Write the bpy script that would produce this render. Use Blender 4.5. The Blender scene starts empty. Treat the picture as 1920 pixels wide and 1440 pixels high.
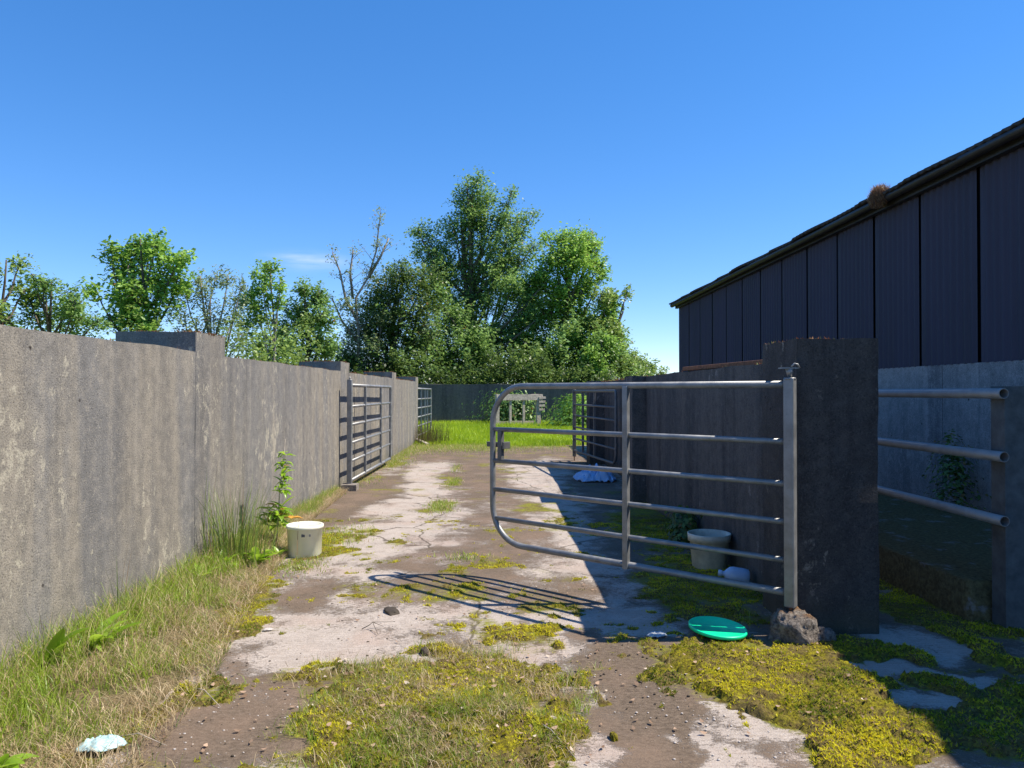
import bpy, math, random
import numpy as np
from mathutils import Vector
R = math.radians
random.seed(7)
rng = np.random.default_rng(7)
sc = bpy.context.scene
col = sc.collection

# ------------------------------------------------------------------ camera
F = 1385.0; CX, CY = 940.0, 735.0; H = 1.6        # focal length and vanishing point in photo pixels, eye height in metres
cam_d = bpy.data.cameras.new('camera')
cam_d.sensor_width = 36; cam_d.lens = 36*F/1920
cam_d.clip_start = .05; cam_d.clip_end = 3000
cam = bpy.data.objects.new('camera', cam_d); col.objects.link(cam)
cam.location = (0, 0, H)
cam.rotation_euler = (R(90)+math.atan(15/F), 0, -math.atan(20/F))
sc.camera = cam

# ------------------------------------------------------------------ light
EL = R(54.2); AZ = R(88.5)                         # sun height and bearing (clockwise from +Y)
w = bpy.data.worlds.new('World'); sc.world = w; w.use_nodes = True
nt = w.node_tree; nt.nodes.clear()
wo = nt.nodes.new('ShaderNodeOutputWorld'); bg = nt.nodes.new('ShaderNodeBackground')
sky = nt.nodes.new('ShaderNodeTexSky'); sky.sky_type = 'NISHITA'; sky.sun_disc = False
sky.sun_elevation = EL; sky.sun_rotation = AZ; sky.altitude = 2500
sky.air_density = 1.0; sky.dust_density = 0.0; sky.ozone_density = 1.6
hs = nt.nodes.new('ShaderNodeHueSaturation'); hs.inputs['Saturation'].default_value = 1.42; hs.inputs['Value'].default_value = 1.72
tint = nt.nodes.new('ShaderNodeMix'); tint.data_type = 'RGBA'; tint.blend_type = 'MULTIPLY'; tint.inputs['Factor'].default_value = 1
tint.inputs['B'].default_value = (.93, .96, 1.13, 1)
nt.links.new(sky.outputs[0], tint.inputs['A']); gm = nt.nodes.new('ShaderNodeGamma'); gm.inputs['Gamma'].default_value = .74
nt.links.new(tint.outputs['Result'], gm.inputs['Color']); nt.links.new(gm.outputs[0], hs.inputs['Color'])
# a faint wisp of cloud low over the trees
tc = nt.nodes.new('ShaderNodeTexCoord')
mp = nt.nodes.new('ShaderNodeMapping'); mp.inputs['Scale'].default_value = (9, 9, 60)
nz = nt.nodes.new('ShaderNodeTexNoise'); nz.inputs['Scale'].default_value = 1.0; nz.inputs['Detail'].default_value = 5
nt.links.new(tc.outputs['Generated'], mp.inputs[0]); nt.links.new(mp.outputs[0], nz.inputs['Vector'])
sub = nt.nodes.new('ShaderNodeVectorMath'); sub.operation = 'SUBTRACT'
cd = Vector((575-CX, F, CY-490)).normalized(); sub.inputs[1].default_value = cd
nt.links.new(tc.outputs['Generated'], sub.inputs[0])
scl = nt.nodes.new('ShaderNodeVectorMath'); scl.operation = 'MULTIPLY'; scl.inputs[1].default_value = (13, 13, 52)
nt.links.new(sub.outputs[0], scl.inputs[0])
ln = nt.nodes.new('ShaderNodeVectorMath'); ln.operation = 'LENGTH'; nt.links.new(scl.outputs[0], ln.inputs[0])
mr = nt.nodes.new('ShaderNodeMapRange'); mr.inputs['From Min'].default_value = 1.0; mr.inputs['From Max'].default_value = 0; mr.interpolation_type = 'SMOOTHSTEP'
nt.links.new(ln.outputs['Value'], mr.inputs['Value'])
mr2 = nt.nodes.new('ShaderNodeMapRange'); mr2.inputs['From Min'].default_value = .42; mr2.inputs['From Max'].default_value = .72
nt.links.new(nz.outputs['Fac'], mr2.inputs['Value'])
mr2.inputs['To Max'].default_value = .6
mu = nt.nodes.new('ShaderNodeMath'); mu.operation = 'MULTIPLY'
nt.links.new(mr.outputs[0], mu.inputs[0]); nt.links.new(mr2.outputs[0], mu.inputs[1])
mxw = nt.nodes.new('ShaderNodeMix'); mxw.data_type = 'RGBA'
nt.links.new(mu.outputs[0], mxw.inputs['Factor']); nt.links.new(hs.outputs[0], mxw.inputs['A'])
mxw.inputs['B'].default_value = (5.5, 6.0, 6.8, 1)
nt.links.new(mxw.outputs['Result'], bg.inputs['Color'])
bg.inputs['Strength'].default_value = .12
nt.links.new(bg.outputs[0], wo.inputs[0])
sl = bpy.data.lights.new('sun', 'SUN'); sl.energy = 5.0; sl.angle = R(.5); sl.color = (1, .91, .77)
so = bpy.data.objects.new('sun', sl); col.objects.link(so)
sd = Vector((math.sin(AZ)*math.cos(EL), math.cos(AZ)*math.cos(EL), math.sin(EL)))
so.rotation_euler = (-sd).to_track_quat('-Z', 'Y').to_euler(); so.location = sd*60
sc.view_settings.view_transform = 'Standard'; sc.view_settings.look = 'None'
sc.view_settings.exposure = 0.56; sc.view_settings.gamma = 1
sc.render.engine = 'CYCLES'
sc.cycles.max_bounces = 6; sc.cycles.transparent_max_bounces = 6

def at(px, py, Y):                                  # a point at distance Y seen in that direction of the photo
    return Vector(((px-CX)/F*Y, Y, H-(py-CY)/F*Y))
def gnd(px, py, z=0.):                              # the ground point seen there
    Y = (H-z)*F/(py-CY); return Vector(((px-CX)/F*Y, Y, z))

# ------------------------------------------------------------------ helpers
def tag(o, label=None, cat=None, group=None, kind=None):
    if label: o['label'] = label
    if cat: o['category'] = cat
    if group: o['group'] = group
    if kind: o['kind'] = kind
    return o
def empty(name, loc, rz=0, label=None, cat=None, group=None):
    o = bpy.data.objects.new(name, None); col.objects.link(o)
    o.location = loc; o.rotation_euler = (0, 0, rz); o.empty_display_size = .2
    return tag(o, label, cat, group)
def npmesh(name, V, Fc, mat, parent=None, attrs=None, smooth=False):
    """V (n,3); Fc list of int arrays (m,k) with k fixed per array"""
    me = bpy.data.meshes.new(name)
    V = np.asarray(V, dtype=np.float32)
    if not isinstance(Fc, list): Fc = [Fc]
    Fc = [np.asarray(f, dtype=np.int32) for f in Fc if len(f)]
    me.vertices.add(len(V)); me.vertices.foreach_set('co', V.ravel())
    idx = np.concatenate([f.ravel() for f in Fc]); cnt = np.concatenate([np.full(len(f), f.shape[1], np.int32) for f in Fc])
    me.loops.add(len(idx)); me.loops.foreach_set('vertex_index', idx)
    me.polygons.add(len(cnt)); st = np.concatenate([[0], np.cumsum(cnt)[:-1]]).astype(np.int32)
    me.polygons.foreach_set('loop_start', st)
    if smooth: me.polygons.foreach_set('use_smooth', np.ones(len(cnt), bool))
    me.update(calc_edges=True)
    for k, a in (attrs or {}).items():
        at_ = me.attributes.new(k, 'FLOAT', 'POINT'); at_.data.foreach_set('value', np.asarray(a, dtype=np.float32))
    me.validate()
    me.materials.append(mat)
    o = bpy.data.objects.new(name, me); col.objects.link(o)
    if parent: o.parent = parent
    return o

class MB:
    def __init__(s): s.v = []; s.f = []; s.sm = []
    def box(s, x0, x1, y0, y1, z0, z1):
        n = len(s.v)
        s.v += [(x0,y0,z0),(x1,y0,z0),(x1,y1,z0),(x0,y1,z0),(x0,y0,z1),(x1,y0,z1),(x1,y1,z1),(x0,y1,z1)]
        for q in ((3,2,1,0),(4,5,6,7),(0,1,5,4),(1,2,6,5),(2,3,7,6),(3,0,4,7)): s.f.append(tuple(n+i for i in q)); s.sm.append(False)
        return s
    def rough_box(s, x0, x1, y0, y1, z0, z1, step=.22, amp=.006, seed=0, amp_top=.012):
        """a box of subdivided faces whose surface and arrises wander a little, as cast concrete does"""
        nx = max(1, int((x1-x0)/step)); ny = max(1, int((y1-y0)/step)); nz_ = max(1, int((z1-z0)/step))
        xs = np.linspace(x0, x1, nx+1); ys = np.linspace(y0, y1, ny+1); zs = np.linspace(z0, z1, nz_+1)
        def P(x, y, z):
            h = lambda a, b, c, k: math.sin(a*5.3+b*3.1+c*4.7+k+seed)*.5+math.sin(a*13.7-b*11.3+c*17.1+k*2.3+seed)*.5
            t = amp_top if z >= z1-1e-6 else 0
            return (x+amp*h(x,y,z,0), y+amp*h(x,y,z,9), z+(t*h(x*1.7,y*1.9,0,4) if t else 0))
        def sheet(A, B, fn, flip):
            n = len(s.v)
            for a in A:
                for b in B: s.v.append(P(*fn(a, b)))
            m = len(B)
            for i in range(len(A)-1):
                for j in range(m-1):
                    q = (n+i*m+j, n+(i+1)*m+j, n+(i+1)*m+j+1, n+i*m+j+1)
                    s.f.append(q[::-1] if flip else q); s.sm.append(False)
        sheet(xs, ys, lambda a, b: (a, b, z1), False); sheet(xs, ys, lambda a, b: (a, b, z0), True)
        sheet(xs, zs, lambda a, b: (a, y0, b), False); sheet(xs, zs, lambda a, b: (a, y1, b), True)
        sheet(ys, zs, lambda a, b: (x1, a, b), False); sheet(ys, zs, lambda a, b: (x0, a, b), True)
        return s
    def tube(s, pts, rad, seg=12, cap=True):
        pts = [Vector(p) for p in pts]; n = len(pts)
        if not hasattr(rad, '__len__'): rad = [rad]*n
        T = [(pts[min(i+1, n-1)]-pts[max(i-1, 0)]).normalized() for i in range(n)]
        up = Vector((0,0,1)) if abs(T[0].z) < .9 else Vector((1,0,0))
        N = T[0].cross(up).normalized(); base = len(s.v)
        for i in range(n):
            N = (N-T[i]*N.dot(T[i])).normalized(); B = T[i].cross(N)
            for k in range(seg):
                a = 2*math.pi*k/seg; s.v.append(tuple(pts[i]+(N*math.cos(a)+B*math.sin(a))*rad[i]))
        for i in range(n-1):
            for k in range(seg):
                k2 = (k+1) % seg
                s.f.append((base+i*seg+k, base+i*seg+k2, base+(i+1)*seg+k2, base+(i+1)*seg+k)); s.sm.append(True)
        if cap:
            s.f.append(tuple(base+k for k in range(seg))[::-1]); s.sm.append(False)
            s.f.append(tuple(base+(n-1)*seg+k for k in range(seg))); s.sm.append(False)
        return s
    def hollow_tube(s, p0, p1, r, t=.005, seg=16):
        """a straight pipe with open ends"""
        p0, p1 = Vector(p0), Vector(p1); T = (p1-p0).normalized(); up = Vector((0,0,1)) if abs(T.z) < .9 else Vector((1,0,0))
        N = T.cross(up).normalized(); B = T.cross(N); b = len(s.v)
        ring = [(p0, r-t, .25), (p0, r-t, 0), (p0, r, 0), (p1, r, 0), (p1, r-t, 0), (p1, r-t, -.25)]
        for p, q, o in ring:
            for k in range(seg):
                a = 2*math.pi*k/seg; s.v.append(tuple(p+T*o+(N*math.cos(a)+B*math.sin(a))*q))
        for i in range(5):
            for k in range(seg):
                k2 = (k+1) % seg; s.f.append((b+i*seg+k, b+i*seg+k2, b+(i+1)*seg+k2, b+(i+1)*seg+k)); s.sm.append(i == 2)
        s.f.append(tuple(b+k for k in range(seg))); s.sm.append(False)
        s.f.append(tuple(b+5*seg+k for k in range(seg))); s.sm.append(False)
        return s
    def lathe(s, prof, seg=40, c=(0,0,0)):
        b = len(s.v); n = len(prof)
        for r, z in prof:
            for k in range(seg):
                a = 2*math.pi*k/seg; s.v.append((c[0]+r*math.cos(a), c[1]+r*math.sin(a), c[2]+z))
        for i in range(n-1):
            for k in range(seg):
                k2 = (k+1) % seg; s.f.append((b+i*seg+k, b+i*seg+k2, b+(i+1)*seg+k2, b+(i+1)*seg+k)); s.sm.append(True)
        return s
    def build(s, name, mat, parent=None, bevel=0):
        me = bpy.data.meshes.new(name); me.from_pydata(s.v, [], s.f); me.polygons.foreach_set('use_smooth', s.sm)
        me.update(); me.materials.append(mat)
        o = bpy.data.objects.new(name, me); col.objects.link(o)
        if parent: o.parent = parent
        if bevel:
            m = o.modifiers.new('bevel', 'BEVEL'); m.width = bevel; m.segments = 2; m.limit_method = 'ANGLE'
        return o

# numpy value noise
_perm = rng.random((256, 256)).astype(np.float64)
def vn(x, y):
    xi = np.floor(x).astype(int); yi = np.floor(y).astype(int); fx = x-xi; fy = y-yi
    fx = fx*fx*(3-2*fx); fy = fy*fy*(3-2*fy)
    g = lambda a, b: _perm[a & 255, b & 255]
    return (g(xi,yi)*(1-fx)+g(xi+1,yi)*fx)*(1-fy)+(g(xi,yi+1)*(1-fx)+g(xi+1,yi+1)*fx)*fy
def fbm(x, y, o=4):
    s = 0; a = .5; t = 0
    for i in range(o): s = s+a*vn(x*2**i+17*i, y*2**i+31*i); t += a; a *= .55
    return s/t
def sst(a, b, x): t = np.clip((x-a)/(b-a), 0, 1); return t*t*(3-2*t)

# ------------------------------------------------------------------ materials
class NT:
    def __init__(s, name):
        s.m = bpy.data.materials.new(name); s.m.use_nodes = True; s.t = s.m.node_tree; s.t.nodes.clear()
        s.out = s.n('ShaderNodeOutputMaterial'); s.b = s.n('ShaderNodeBsdfPrincipled'); s.t.links.new(s.b.outputs[0], s.out.inputs[0])
    def n(s, k): return s.t.nodes.new(k)
    def l(s, a, b): s.t.links.new(a, b)
    def pos(s, scale=(1,1,1)):
        g = s.n('ShaderNodeNewGeometry'); m = s.n('ShaderNodeMapping'); m.inputs['Scale'].default_value = scale; s.l(g.outputs['Position'], m.inputs[0]); return m.outputs[0]
    def obj(s, scale=(1,1,1)):
        g = s.n('ShaderNodeTexCoord'); m = s.n('ShaderNodeMapping'); m.inputs['Scale'].default_value = scale; s.l(g.outputs['Object'], m.inputs[0]); return m.outputs[0]
    def noise(s, vec, sc_, det=4, rough=.55, dist=0):
        n = s.n('ShaderNodeTexNoise'); n.inputs['Scale'].default_value = sc_; n.inputs['Detail'].default_value = det
        n.inputs['Roughness'].default_value = rough; n.inputs['Distortion'].default_value = dist; s.l(vec, n.inputs['Vector']); return n.outputs['Fac']
    def voro(s, vec, sc_):
        n = s.n('ShaderNodeTexVoronoi'); n.inputs['Scale'].default_value = sc_; s.l(vec, n.inputs['Vector']); return n.outputs['Distance']
    def rng(s, v, a, b, c=0, d=1):
        n = s.n('ShaderNodeMapRange'); n.inputs['From Min'].default_value = a; n.inputs['From Max'].default_value = b
        n.inputs['To Min'].default_value = c; n.inputs['To Max'].default_value = d; s.l(v, n.inputs['Value']); return n.outputs[0]
    def math(s, op, a, b=None):
        n = s.n('ShaderNodeMath'); n.operation = op
        for i, v in enumerate((a, b)):
            if v is None: continue
            if isinstance(v, (int, float)): n.inputs[i].default_value = v
            else: s.l(v, n.inputs[i])
        return n.outputs[0]
    def attr(s, name):
        n = s.n('ShaderNodeAttribute'); n.attribute_name = name; return n.outputs['Fac']
    def mix(s, f, a, b):
        n = s.n('ShaderNodeMix'); n.data_type = 'RGBA'
        for k, v in (('Factor', f), ('A', a), ('B', b)):
            if isinstance(v, tuple): n.inputs[k].default_value = (*v, 1)
            elif isinstance(v, (int, float)): n.inputs[k].default_value = v
            else: s.l(v, n.inputs[k])
        return n.outputs['Result']
    def bump(s, hgt, strength=.5, dist=.01):
        n = s.n('ShaderNodeBump'); n.inputs['Strength'].default_value = strength; n.inputs['Distance'].default_value = dist
        s.l(hgt, n.inputs['Height']); s.l(n.outputs[0], s.b.inputs['Normal']); return n
    def base(s, c, rough=.85, metal=0, spec=None):
        if isinstance(c, tuple): s.b.inputs['Base Color'].default_value = (*c, 1)
        else: s.l(c, s.b.inputs['Base Color'])
        if isinstance(rough, (int, float)): s.b.inputs['Roughness'].default_value = rough
        else: s.l(rough, s.b.inputs['Roughness'])
        s.b.inputs['Metallic'].default_value = metal
        if spec is not None: s.b.inputs['Specular IOR Level'].default_value = spec
        return s.m

def m_concrete(name, grey, tan, dark, lich, lich_amt=.5, streak=.6):
    t = NT(name); P = t.pos()
    big = t.rng(t.noise(t.pos((1,1,.16)), 2.4, 3, .5, .2), .42, .58)
    c = t.mix(big, grey, tan)
    st = t.noise(t.pos((3.2,3.2,.22)), 1.0, 5, .6, .15)
    c = t.mix(t.math('MULTIPLY', t.rng(st, .5, .66), streak), c, dark)
    st3 = t.noise(t.pos((9,9,.6)), 1.0, 4, .6, .2)
    c = t.mix(t.rng(st3, .54, .72, 0, .35), c, dark)
    c = t.mix(t.rng(st3, .46, .3, 0, .4), c, tuple(x*1.35 for x in tan))
    mott = t.noise(P, 9, 7, .8)
    c = t.mix(t.rng(mott, .5, .66, 0, .55), c, tuple(x*.55 for x in grey))
    c = t.mix(t.rng(mott, .48, .34, 0, .5), c, tuple(x*1.4 for x in tan))
    # pale lichen blotches, drawn out downwards
    lv = t.noise(t.pos((1,1,.75)), 11, 5, .7, .35); lv2 = t.noise(t.pos((1,1,.7)), 1.1, 2)
    lm = t.rng(t.math('ADD', lv, t.math('MULTIPLY', lv2, .75)), 1.09-.13*lich_amt, 1.16-.13*lich_amt)
    fine = t.noise(P, 60, 3, .7)
    lm = t.math('MULTIPLY', lm, t.rng(fine, .35, .6, .25, .9))
    c = t.mix(lm, c, lich)
    sp = t.noise(P, 95, 2, .6)
    c = t.mix(t.rng(sp, .56, .72, 0, .6), c, tuple(x*1.5 for x in tan))
    c = t.mix(t.rng(sp, .44, .3, 0, .75), c, tuple(x*.4 for x in grey))
    pit = t.voro(P, 5.5); pn = t.noise(P, 3, 2)
    c = t.mix(t.math('MULTIPLY', t.rng(pit, .085, .05), t.rng(pn, .52, .56)), c, (.035, .03, .028))
    # small dark pits, then an uneven olive tint towards the foot
    pv = t.voro(P, 34); pn2 = t.noise(P, 14, 2)
    c = t.mix(t.math('MULTIPLY', t.rng(pv, .16, .08), t.rng(pn2, .5, .56)), c, (.04, .036, .033))
    z = t.n('ShaderNodeSeparateXYZ'); t.l(t.pos(), z.inputs[0])
    wob = t.noise(P, 3, 4)
    ft = t.rng(t.math('ADD', z.outputs['Z'], t.math('MULTIPLY', wob, .5)), .5, .22, 0, .5)
    c = t.mix(ft, c, (.10, .095, .055))
    h = t.math('ADD', t.math('MULTIPLY', mott, 1.0), t.math('MULTIPLY', sp, .7))
    h = t.math('ADD', h, t.math('MULTIPLY', st3, .6))
    t.bump(h, .55, .012)
    return t.base(c, .93, 0, .2)

M = {}
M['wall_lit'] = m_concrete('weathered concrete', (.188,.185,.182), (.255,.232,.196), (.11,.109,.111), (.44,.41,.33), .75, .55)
M['wall_dark'] = m_concrete('shaded algae-blackened concrete', (.072,.072,.074), (.115,.107,.10), (.03,.03,.032), (.30,.28,.26), .5, .7)  # right wall: algae stain, plus its shade darkened into the colour
M['pillar_dark'] = m_concrete('shaded black stained concrete', (.058,.055,.054), (.085,.078,.072), (.03,.027,.028), (.24,.22,.19), .3, .6)  # gate pillar: black stain, with the shade on it also put into the colour
M['wall_back'] = m_concrete('shade-darkened concrete', (.125,.112,.105), (.165,.145,.125), (.06,.055,.055), (.28,.26,.22), .3, .7)  # back wall: the shade on its unlit side is darkened into the concrete
M['plinth'] = m_concrete('pale precast concrete', (.22,.22,.22), (.30,.29,.28), (.11,.11,.12), (.4,.4,.38), .4, .8)

def m_galv(name, c0, c1, metal=.55, rough=.42):
    t = NT(name); P = t.obj(); a = t.noise(P, 9, 4, .6); b = t.noise(P, 70, 3, .6)
    c = t.mix(t.rng(a, .35, .65), c0, c1); c = t.mix(t.rng(b, .6, .75, 0, .5), c, tuple(x*.5 for x in c0))
    r = t.noise(P, 2.2, 5, .7); c = t.mix(t.rng(r, .64, .72, 0, .6), c, (.16,.09,.05))
    t.bump(b, .25, .002)
    return t.base(c, t.rng(a, .3, .7, rough-.08, rough+.15), metal)
M['galv'] = m_galv('galvanised steel', (.20,.205,.21), (.30,.305,.305), .45, .45)
M['galv_dull'] = m_galv('dull galvanised steel', (.11,.113,.118), (.17,.166,.16), .35, .55)
def m_plain(name, c, rough=.7, metal=0, var=.35, sc_=12, bmp=.2, c2=None):
    t = NT(name); P = t.obj(); a = t.noise(P, sc_, 5, .65)
    cc = t.mix(t.rng(a, .3, .7), tuple(x*(1-var) for x in c), c2 or tuple(min(1, x*(1+var*.6)) for x in c))
    t.bump(a, bmp, .004); return t.base(cc, rough, metal)
M['rust'] = m_plain('rusty iron', (.22,.09,.04), .9, 0, .5, 30)
M['rock'] = m_plain('broken concrete lump', (.24,.21,.185), .95, 0, .6, 26, .8)
M['wood'] = m_plain('bleached timber', (.48,.42,.35), .85, 0, .45, 14)
M['bark'] = m_plain('bark', (.12,.10,.075), .95, 0, .5, 8)
M['bark_pale'] = m_plain('pale grey bark', (.26,.23,.19), .95, 0, .4, 8)
M['gutter'] = m_plain('black plastic gutter', (.022,.02,.02), .5, 0, .5, 6, .1)
M['roof'] = m_plain('weathered fibre cement', (.05,.045,.042), .9, 0, .5, 9)
M['black'] = m_plain('dark interior', (.008,.008,.01), .9, 0, .2)
M['teal'] = m_plain('teal plastic', (.005,.85,.40), .35, 0, .08, 6, .05)
M['bag_blue'] = m_plain('pale blue plastic sheet', (.32,.52,.78), .4, 0, .15, 10)
M['litter'] = m_plain('pale cyan plastic', (.45,.66,.70), .5, 0, .15, 10)
M['shred'] = m_plain('clear grey plastic', (.42,.46,.5), .4, 0, .25, 18)
M['jug'] = m_plain('milky blue plastic', (.42,.56,.74), .4, 0, .1, 6)
M['ink'] = m_plain('grey print', (.12,.12,.13), .6, 0, .1)
M['tub'] = m_plain('cream white plastic', (.88,.87,.74), .35, 0, .1, 4, .05)
M['tub'].node_tree.nodes['Principled BSDF'].inputs['Subsurface Weight'].default_value = .9
M['tub'].node_tree.nodes['Principled BSDF'].inputs['Subsurface Radius'].default_value = (.16,.16,.13)
M['tub_old'] = m_plain('grubby white plastic', (.62,.61,.50), .55, 0, .35, 9, .1)
M['tub_dirt'] = m_plain('wet muck', (.06,.045,.03), .8, 0, .4)
M['orange_leaf'] = m_plain('orange dead leaf', (.62,.30,.04), .7, 0, .3)
M['pebble'] = m_plain('stones', (.55,.50,.46), .9, 0, .4, 3)

t = NT('dark profiled sheet'); P = t.obj((1,1,.25)); a = t.noise(t.pos((1,1,.15)), 2.2, 4, .6); b = t.noise(t.pos(), 40, 3)
c = t.mix(t.rng(a, .35, .65), (.038,.037,.058), (.054,.051,.078)); c = t.mix(t.rng(b, .6, .78, 0, .3), c, (.07,.07,.08))
vo = t.voro(t.pos(), 1.7); c = t.mix(t.rng(vo, .03, .02), c, (.12,.12,.12))
M['clad'] = t.base(c, t.rng(a, .3, .7, .5, .68), 0, .22)

def m_leaf(name, lo, hi, dead=(.3,.2,.08), dead_at=.97, trans=.45, rough=.5):
    t = NT(name); a = t.attr('tint')
    c = t.mix(t.rng(a, 0, .9), lo, hi); c = t.mix(t.rng(a, dead_at, dead_at+.005), c, dead)
    t.base(c, rough-.08, 0, .5)
    tr = t.n('ShaderNodeBsdfTranslucent'); mix = t.n('ShaderNodeMixShader'); mix.inputs[0].default_value = trans
    hsv = t.n('ShaderNodeHueSaturation'); hsv.inputs['Value'].default_value = 1.35; hsv.inputs['Hue'].default_value = .485
    t.l(c, hsv.inputs['Color']); t.l(hsv.outputs[0], tr.inputs['Color'])
    t.l(t.b.outputs[0], mix.inputs[1]); t.l(tr.outputs[0], mix.inputs[2]); t.l(mix.outputs[0], t.out.inputs[0]); return t.m
M['leaf_mid'] = m_leaf('mid green leaves', (.07,.15,.03), (.27,.45,.13))
M['leaf_bright'] = m_leaf('fresh green leaves', (.10,.21,.03), (.33,.56,.11))
M['leaf_grey'] = m_leaf('grey green leaves', (.11,.17,.06), (.33,.43,.22))
M['leaf_dark'] = m_leaf('dark evergreen leaves', (.04,.08,.018), (.17,.28,.07))
M['leaf_olive'] = m_leaf('olive green leaves', (.10,.17,.03), (.30,.44,.11))
M['grass'] = m_leaf('grass blades', (.15,.25,.02), (.42,.56,.07), (.6,.48,.27), .74, .4)
M['straw'] = m_leaf('dry straw', (.34,.25,.13), (.68,.55,.34), (.12,.18,.03), .9, .3)
M['lawn'] = m_leaf('lush grass', (.22,.36,.012), (.46,.62,.03), (.4,.36,.1), .97, .4)
M['rush'] = m_leaf('rush stems', (.09,.16,.025), (.32,.42,.09), (.3,.2,.1), .84, .2)
M['rush_brown'] = m_leaf('brown rush stems', (.10,.07,.03), (.2,.17,.07), (.05,.1,.02), .8, .2)
M['dock'] = m_leaf('broad weed leaves', (.18,.34,.02), (.38,.60,.06), (.45,.3,.06), .95, .45, .4)
M['moss_sprig'] = m_leaf('moss sprigs', (.13,.19,.008), (.72,.68,.025), (.34,.24,.13), .84, .4, .9)
M['deadleaf'] = m_leaf('dead leaves', (.2,.12,.07), (.55,.38,.26), (.6,.5,.4), .9, .2, .8)
M['redmoss'] = m_leaf('red brown moss', (.12,.05,.025), (.34,.16,.06), (.12,.13,.03), .75, .2, .9)

# ground materials: what covers the slab is stored on it (dirt, moss)
t = NT('old concrete track'); P = t.pos()
dirt = t.attr('dirt'); moss = t.attr('moss')
n1 = t.noise(t.pos((1,1,1)), 7, 6, .72, .4); n2 = t.noise(t.pos((1,1.9,1)), 26, 5, .75); n3 = t.noise(P, 120, 3, .7); n0 = t.noise(P, 1.7, 4, .6)
conc = t.mix(t.rng(n1, .35, .65), (.40,.345,.30), (.53,.465,.41))
conc = t.mix(t.rng(n2, .5, .62, 0, .4), conc, (.30,.24,.19))
conc = t.mix(t.rng(n0, .5, .65, 0, .5), conc, (.42,.31,.25))
conc = t.mix(t.rng(n3, .55, .7, 0, .8), conc, (.22,.17,.14))
conc = t.mix(t.rng(n3, .42, .3, 0, .5), conc, (.62,.57,.52))
ck = t.n('ShaderNodeTexVoronoi'); ck.feature = 'DISTANCE_TO_EDGE'; ck.inputs['Scale'].default_value = .55
wob = t.n('ShaderNodeMix'); wob.data_type = 'RGBA'; wob.inputs['Factor'].default_value = .22; nc = t.n('ShaderNodeTexNoise'); nc.inputs['Scale'].default_value = 2.6; nc.inputs['Detail'].default_value = 5
t.l(t.pos(), nc.inputs['Vector']); t.l(t.pos(), wob.inputs['A']); t.l(nc.outputs['Color'], wob.inputs['B']); t.l(wob.outputs['Result'], ck.inputs['Vector'])
crack = t.rng(ck.outputs['Distance'], .006, .002)
conc = t.mix(t.math('MULTIPLY', crack, .8), conc, (.07,.055,.04))
# tamping ridges across the slab
wv = t.n('ShaderNodeTexWave'); wv.bands_direction = 'Y'; wv.inputs['Scale'].default_value = 9; wv.inputs['Distortion'].default_value = 6; wv.inputs['Detail'].default_value = 3; wv.inputs['Detail Scale'].default_value = 1.2
t.l(t.pos((.35,1,1)), wv.inputs['Vector'])
conc = t.mix(t.rng(wv.outputs['Fac'], .6, .95, 0, .16), conc, (.25,.19,.15))
brown = t.mix(t.rng(n2, .35, .65), (.09,.066,.046), (.20,.152,.112))
brown = t.mix(t.rng(n3, .58, .75, 0, .6), brown, (.34,.27,.21))
brown = t.mix(t.rng(n0, .45, .62, 0, .5), brown, (.25,.175,.125))
dm = t.math('ADD', dirt, t.math('MULTIPLY', t.math('SUBTRACT', n2, .5), 1.9)); dm = t.math('ADD', dm, t.math('MULTIPLY', t.math('SUBTRACT', n1, .5), 1.3))
dm = t.math('ADD', dm, t.math('MULTIPLY', t.math('SUBTRACT', n3, .5), .8))
c = t.mix(t.rng(dm, .28, .76), conc, brown)
mc = t.mix(t.rng(n2, .35, .65), (.10,.10,.014), (.33,.34,.025)); mc = t.mix(t.rng(n1, .4, .65), mc, (.14,.10,.04))
mm = t.math('ADD', moss, t.math('MULTIPLY', t.math('SUBTRACT', n2, .5), 1.1)); mm = t.math('ADD', mm, t.math('MULTIPLY', t.math('SUBTRACT', n1, .5), .5))
c = t.mix(t.rng(mm, .36, .66), c, mc)
t.bump(t.math('ADD', t.math('ADD', n2, t.math('MULTIPLY', n3, .5)), t.math('ADD', t.math('MULTIPLY', wv.outputs['Fac'], .12), t.math('MULTIPLY', t.rng(dm, .3, .7), .5))), .8, .012)
M['track'] = t.base(c, .92, 0, .25)

t = NT('moss cushion'); P = t.pos(); n2 = t.noise(P, 45, 5, .75); n1 = t.noise(P, 5, 4, .6)
c = t.mix(t.rng(n2, .36, .66), (.05,.038,.016), (.36,.32,.02)); c = t.mix(t.rng(n1, .42, .56, 0, .85), c, t.mix(t.rng(n2, .35, .65), (.09,.06,.03), (.22,.17,.07)))
t.bump(n2, 1, .02); M['moss'] = t.base(c, .95, 0, .1)
t = NT('grassy soil'); P = t.pos(); n2 = t.noise(P, 30, 4, .7); n1 = t.noise(P, .9, 4, .6)
c = t.mix(t.rng(n2, .35, .65), (.06,.05,.02), (.15,.19,.035)); c = t.mix(t.rng(n1, .4, .6, 0, .5), c, (.12,.18,.03)); t.bump(n2, .6, .02)
M['soil'] = t.base(c, .95, 0, .1)
t = NT('thatch'); P = t.pos(); n2 = t.noise(P, 60, 4, .7); n1 = t.noise(P, 6, 4, .6)
c = t.mix(t.rng(n2, .35, .65), (.07,.055,.025), (.26,.2,.11)); c = t.mix(t.rng(n1, .45, .6, 0, .6), c, (.09,.10,.03)); t.bump(n2, .8, .02)
M['thatch'] = t.base(c, .95, 0, .1)
t = NT('mossy yard slab'); P = t.pos(); n2 = t.noise(P, 32, 5, .7); n1 = t.noise(P, 3.5, 5, .65)
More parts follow.
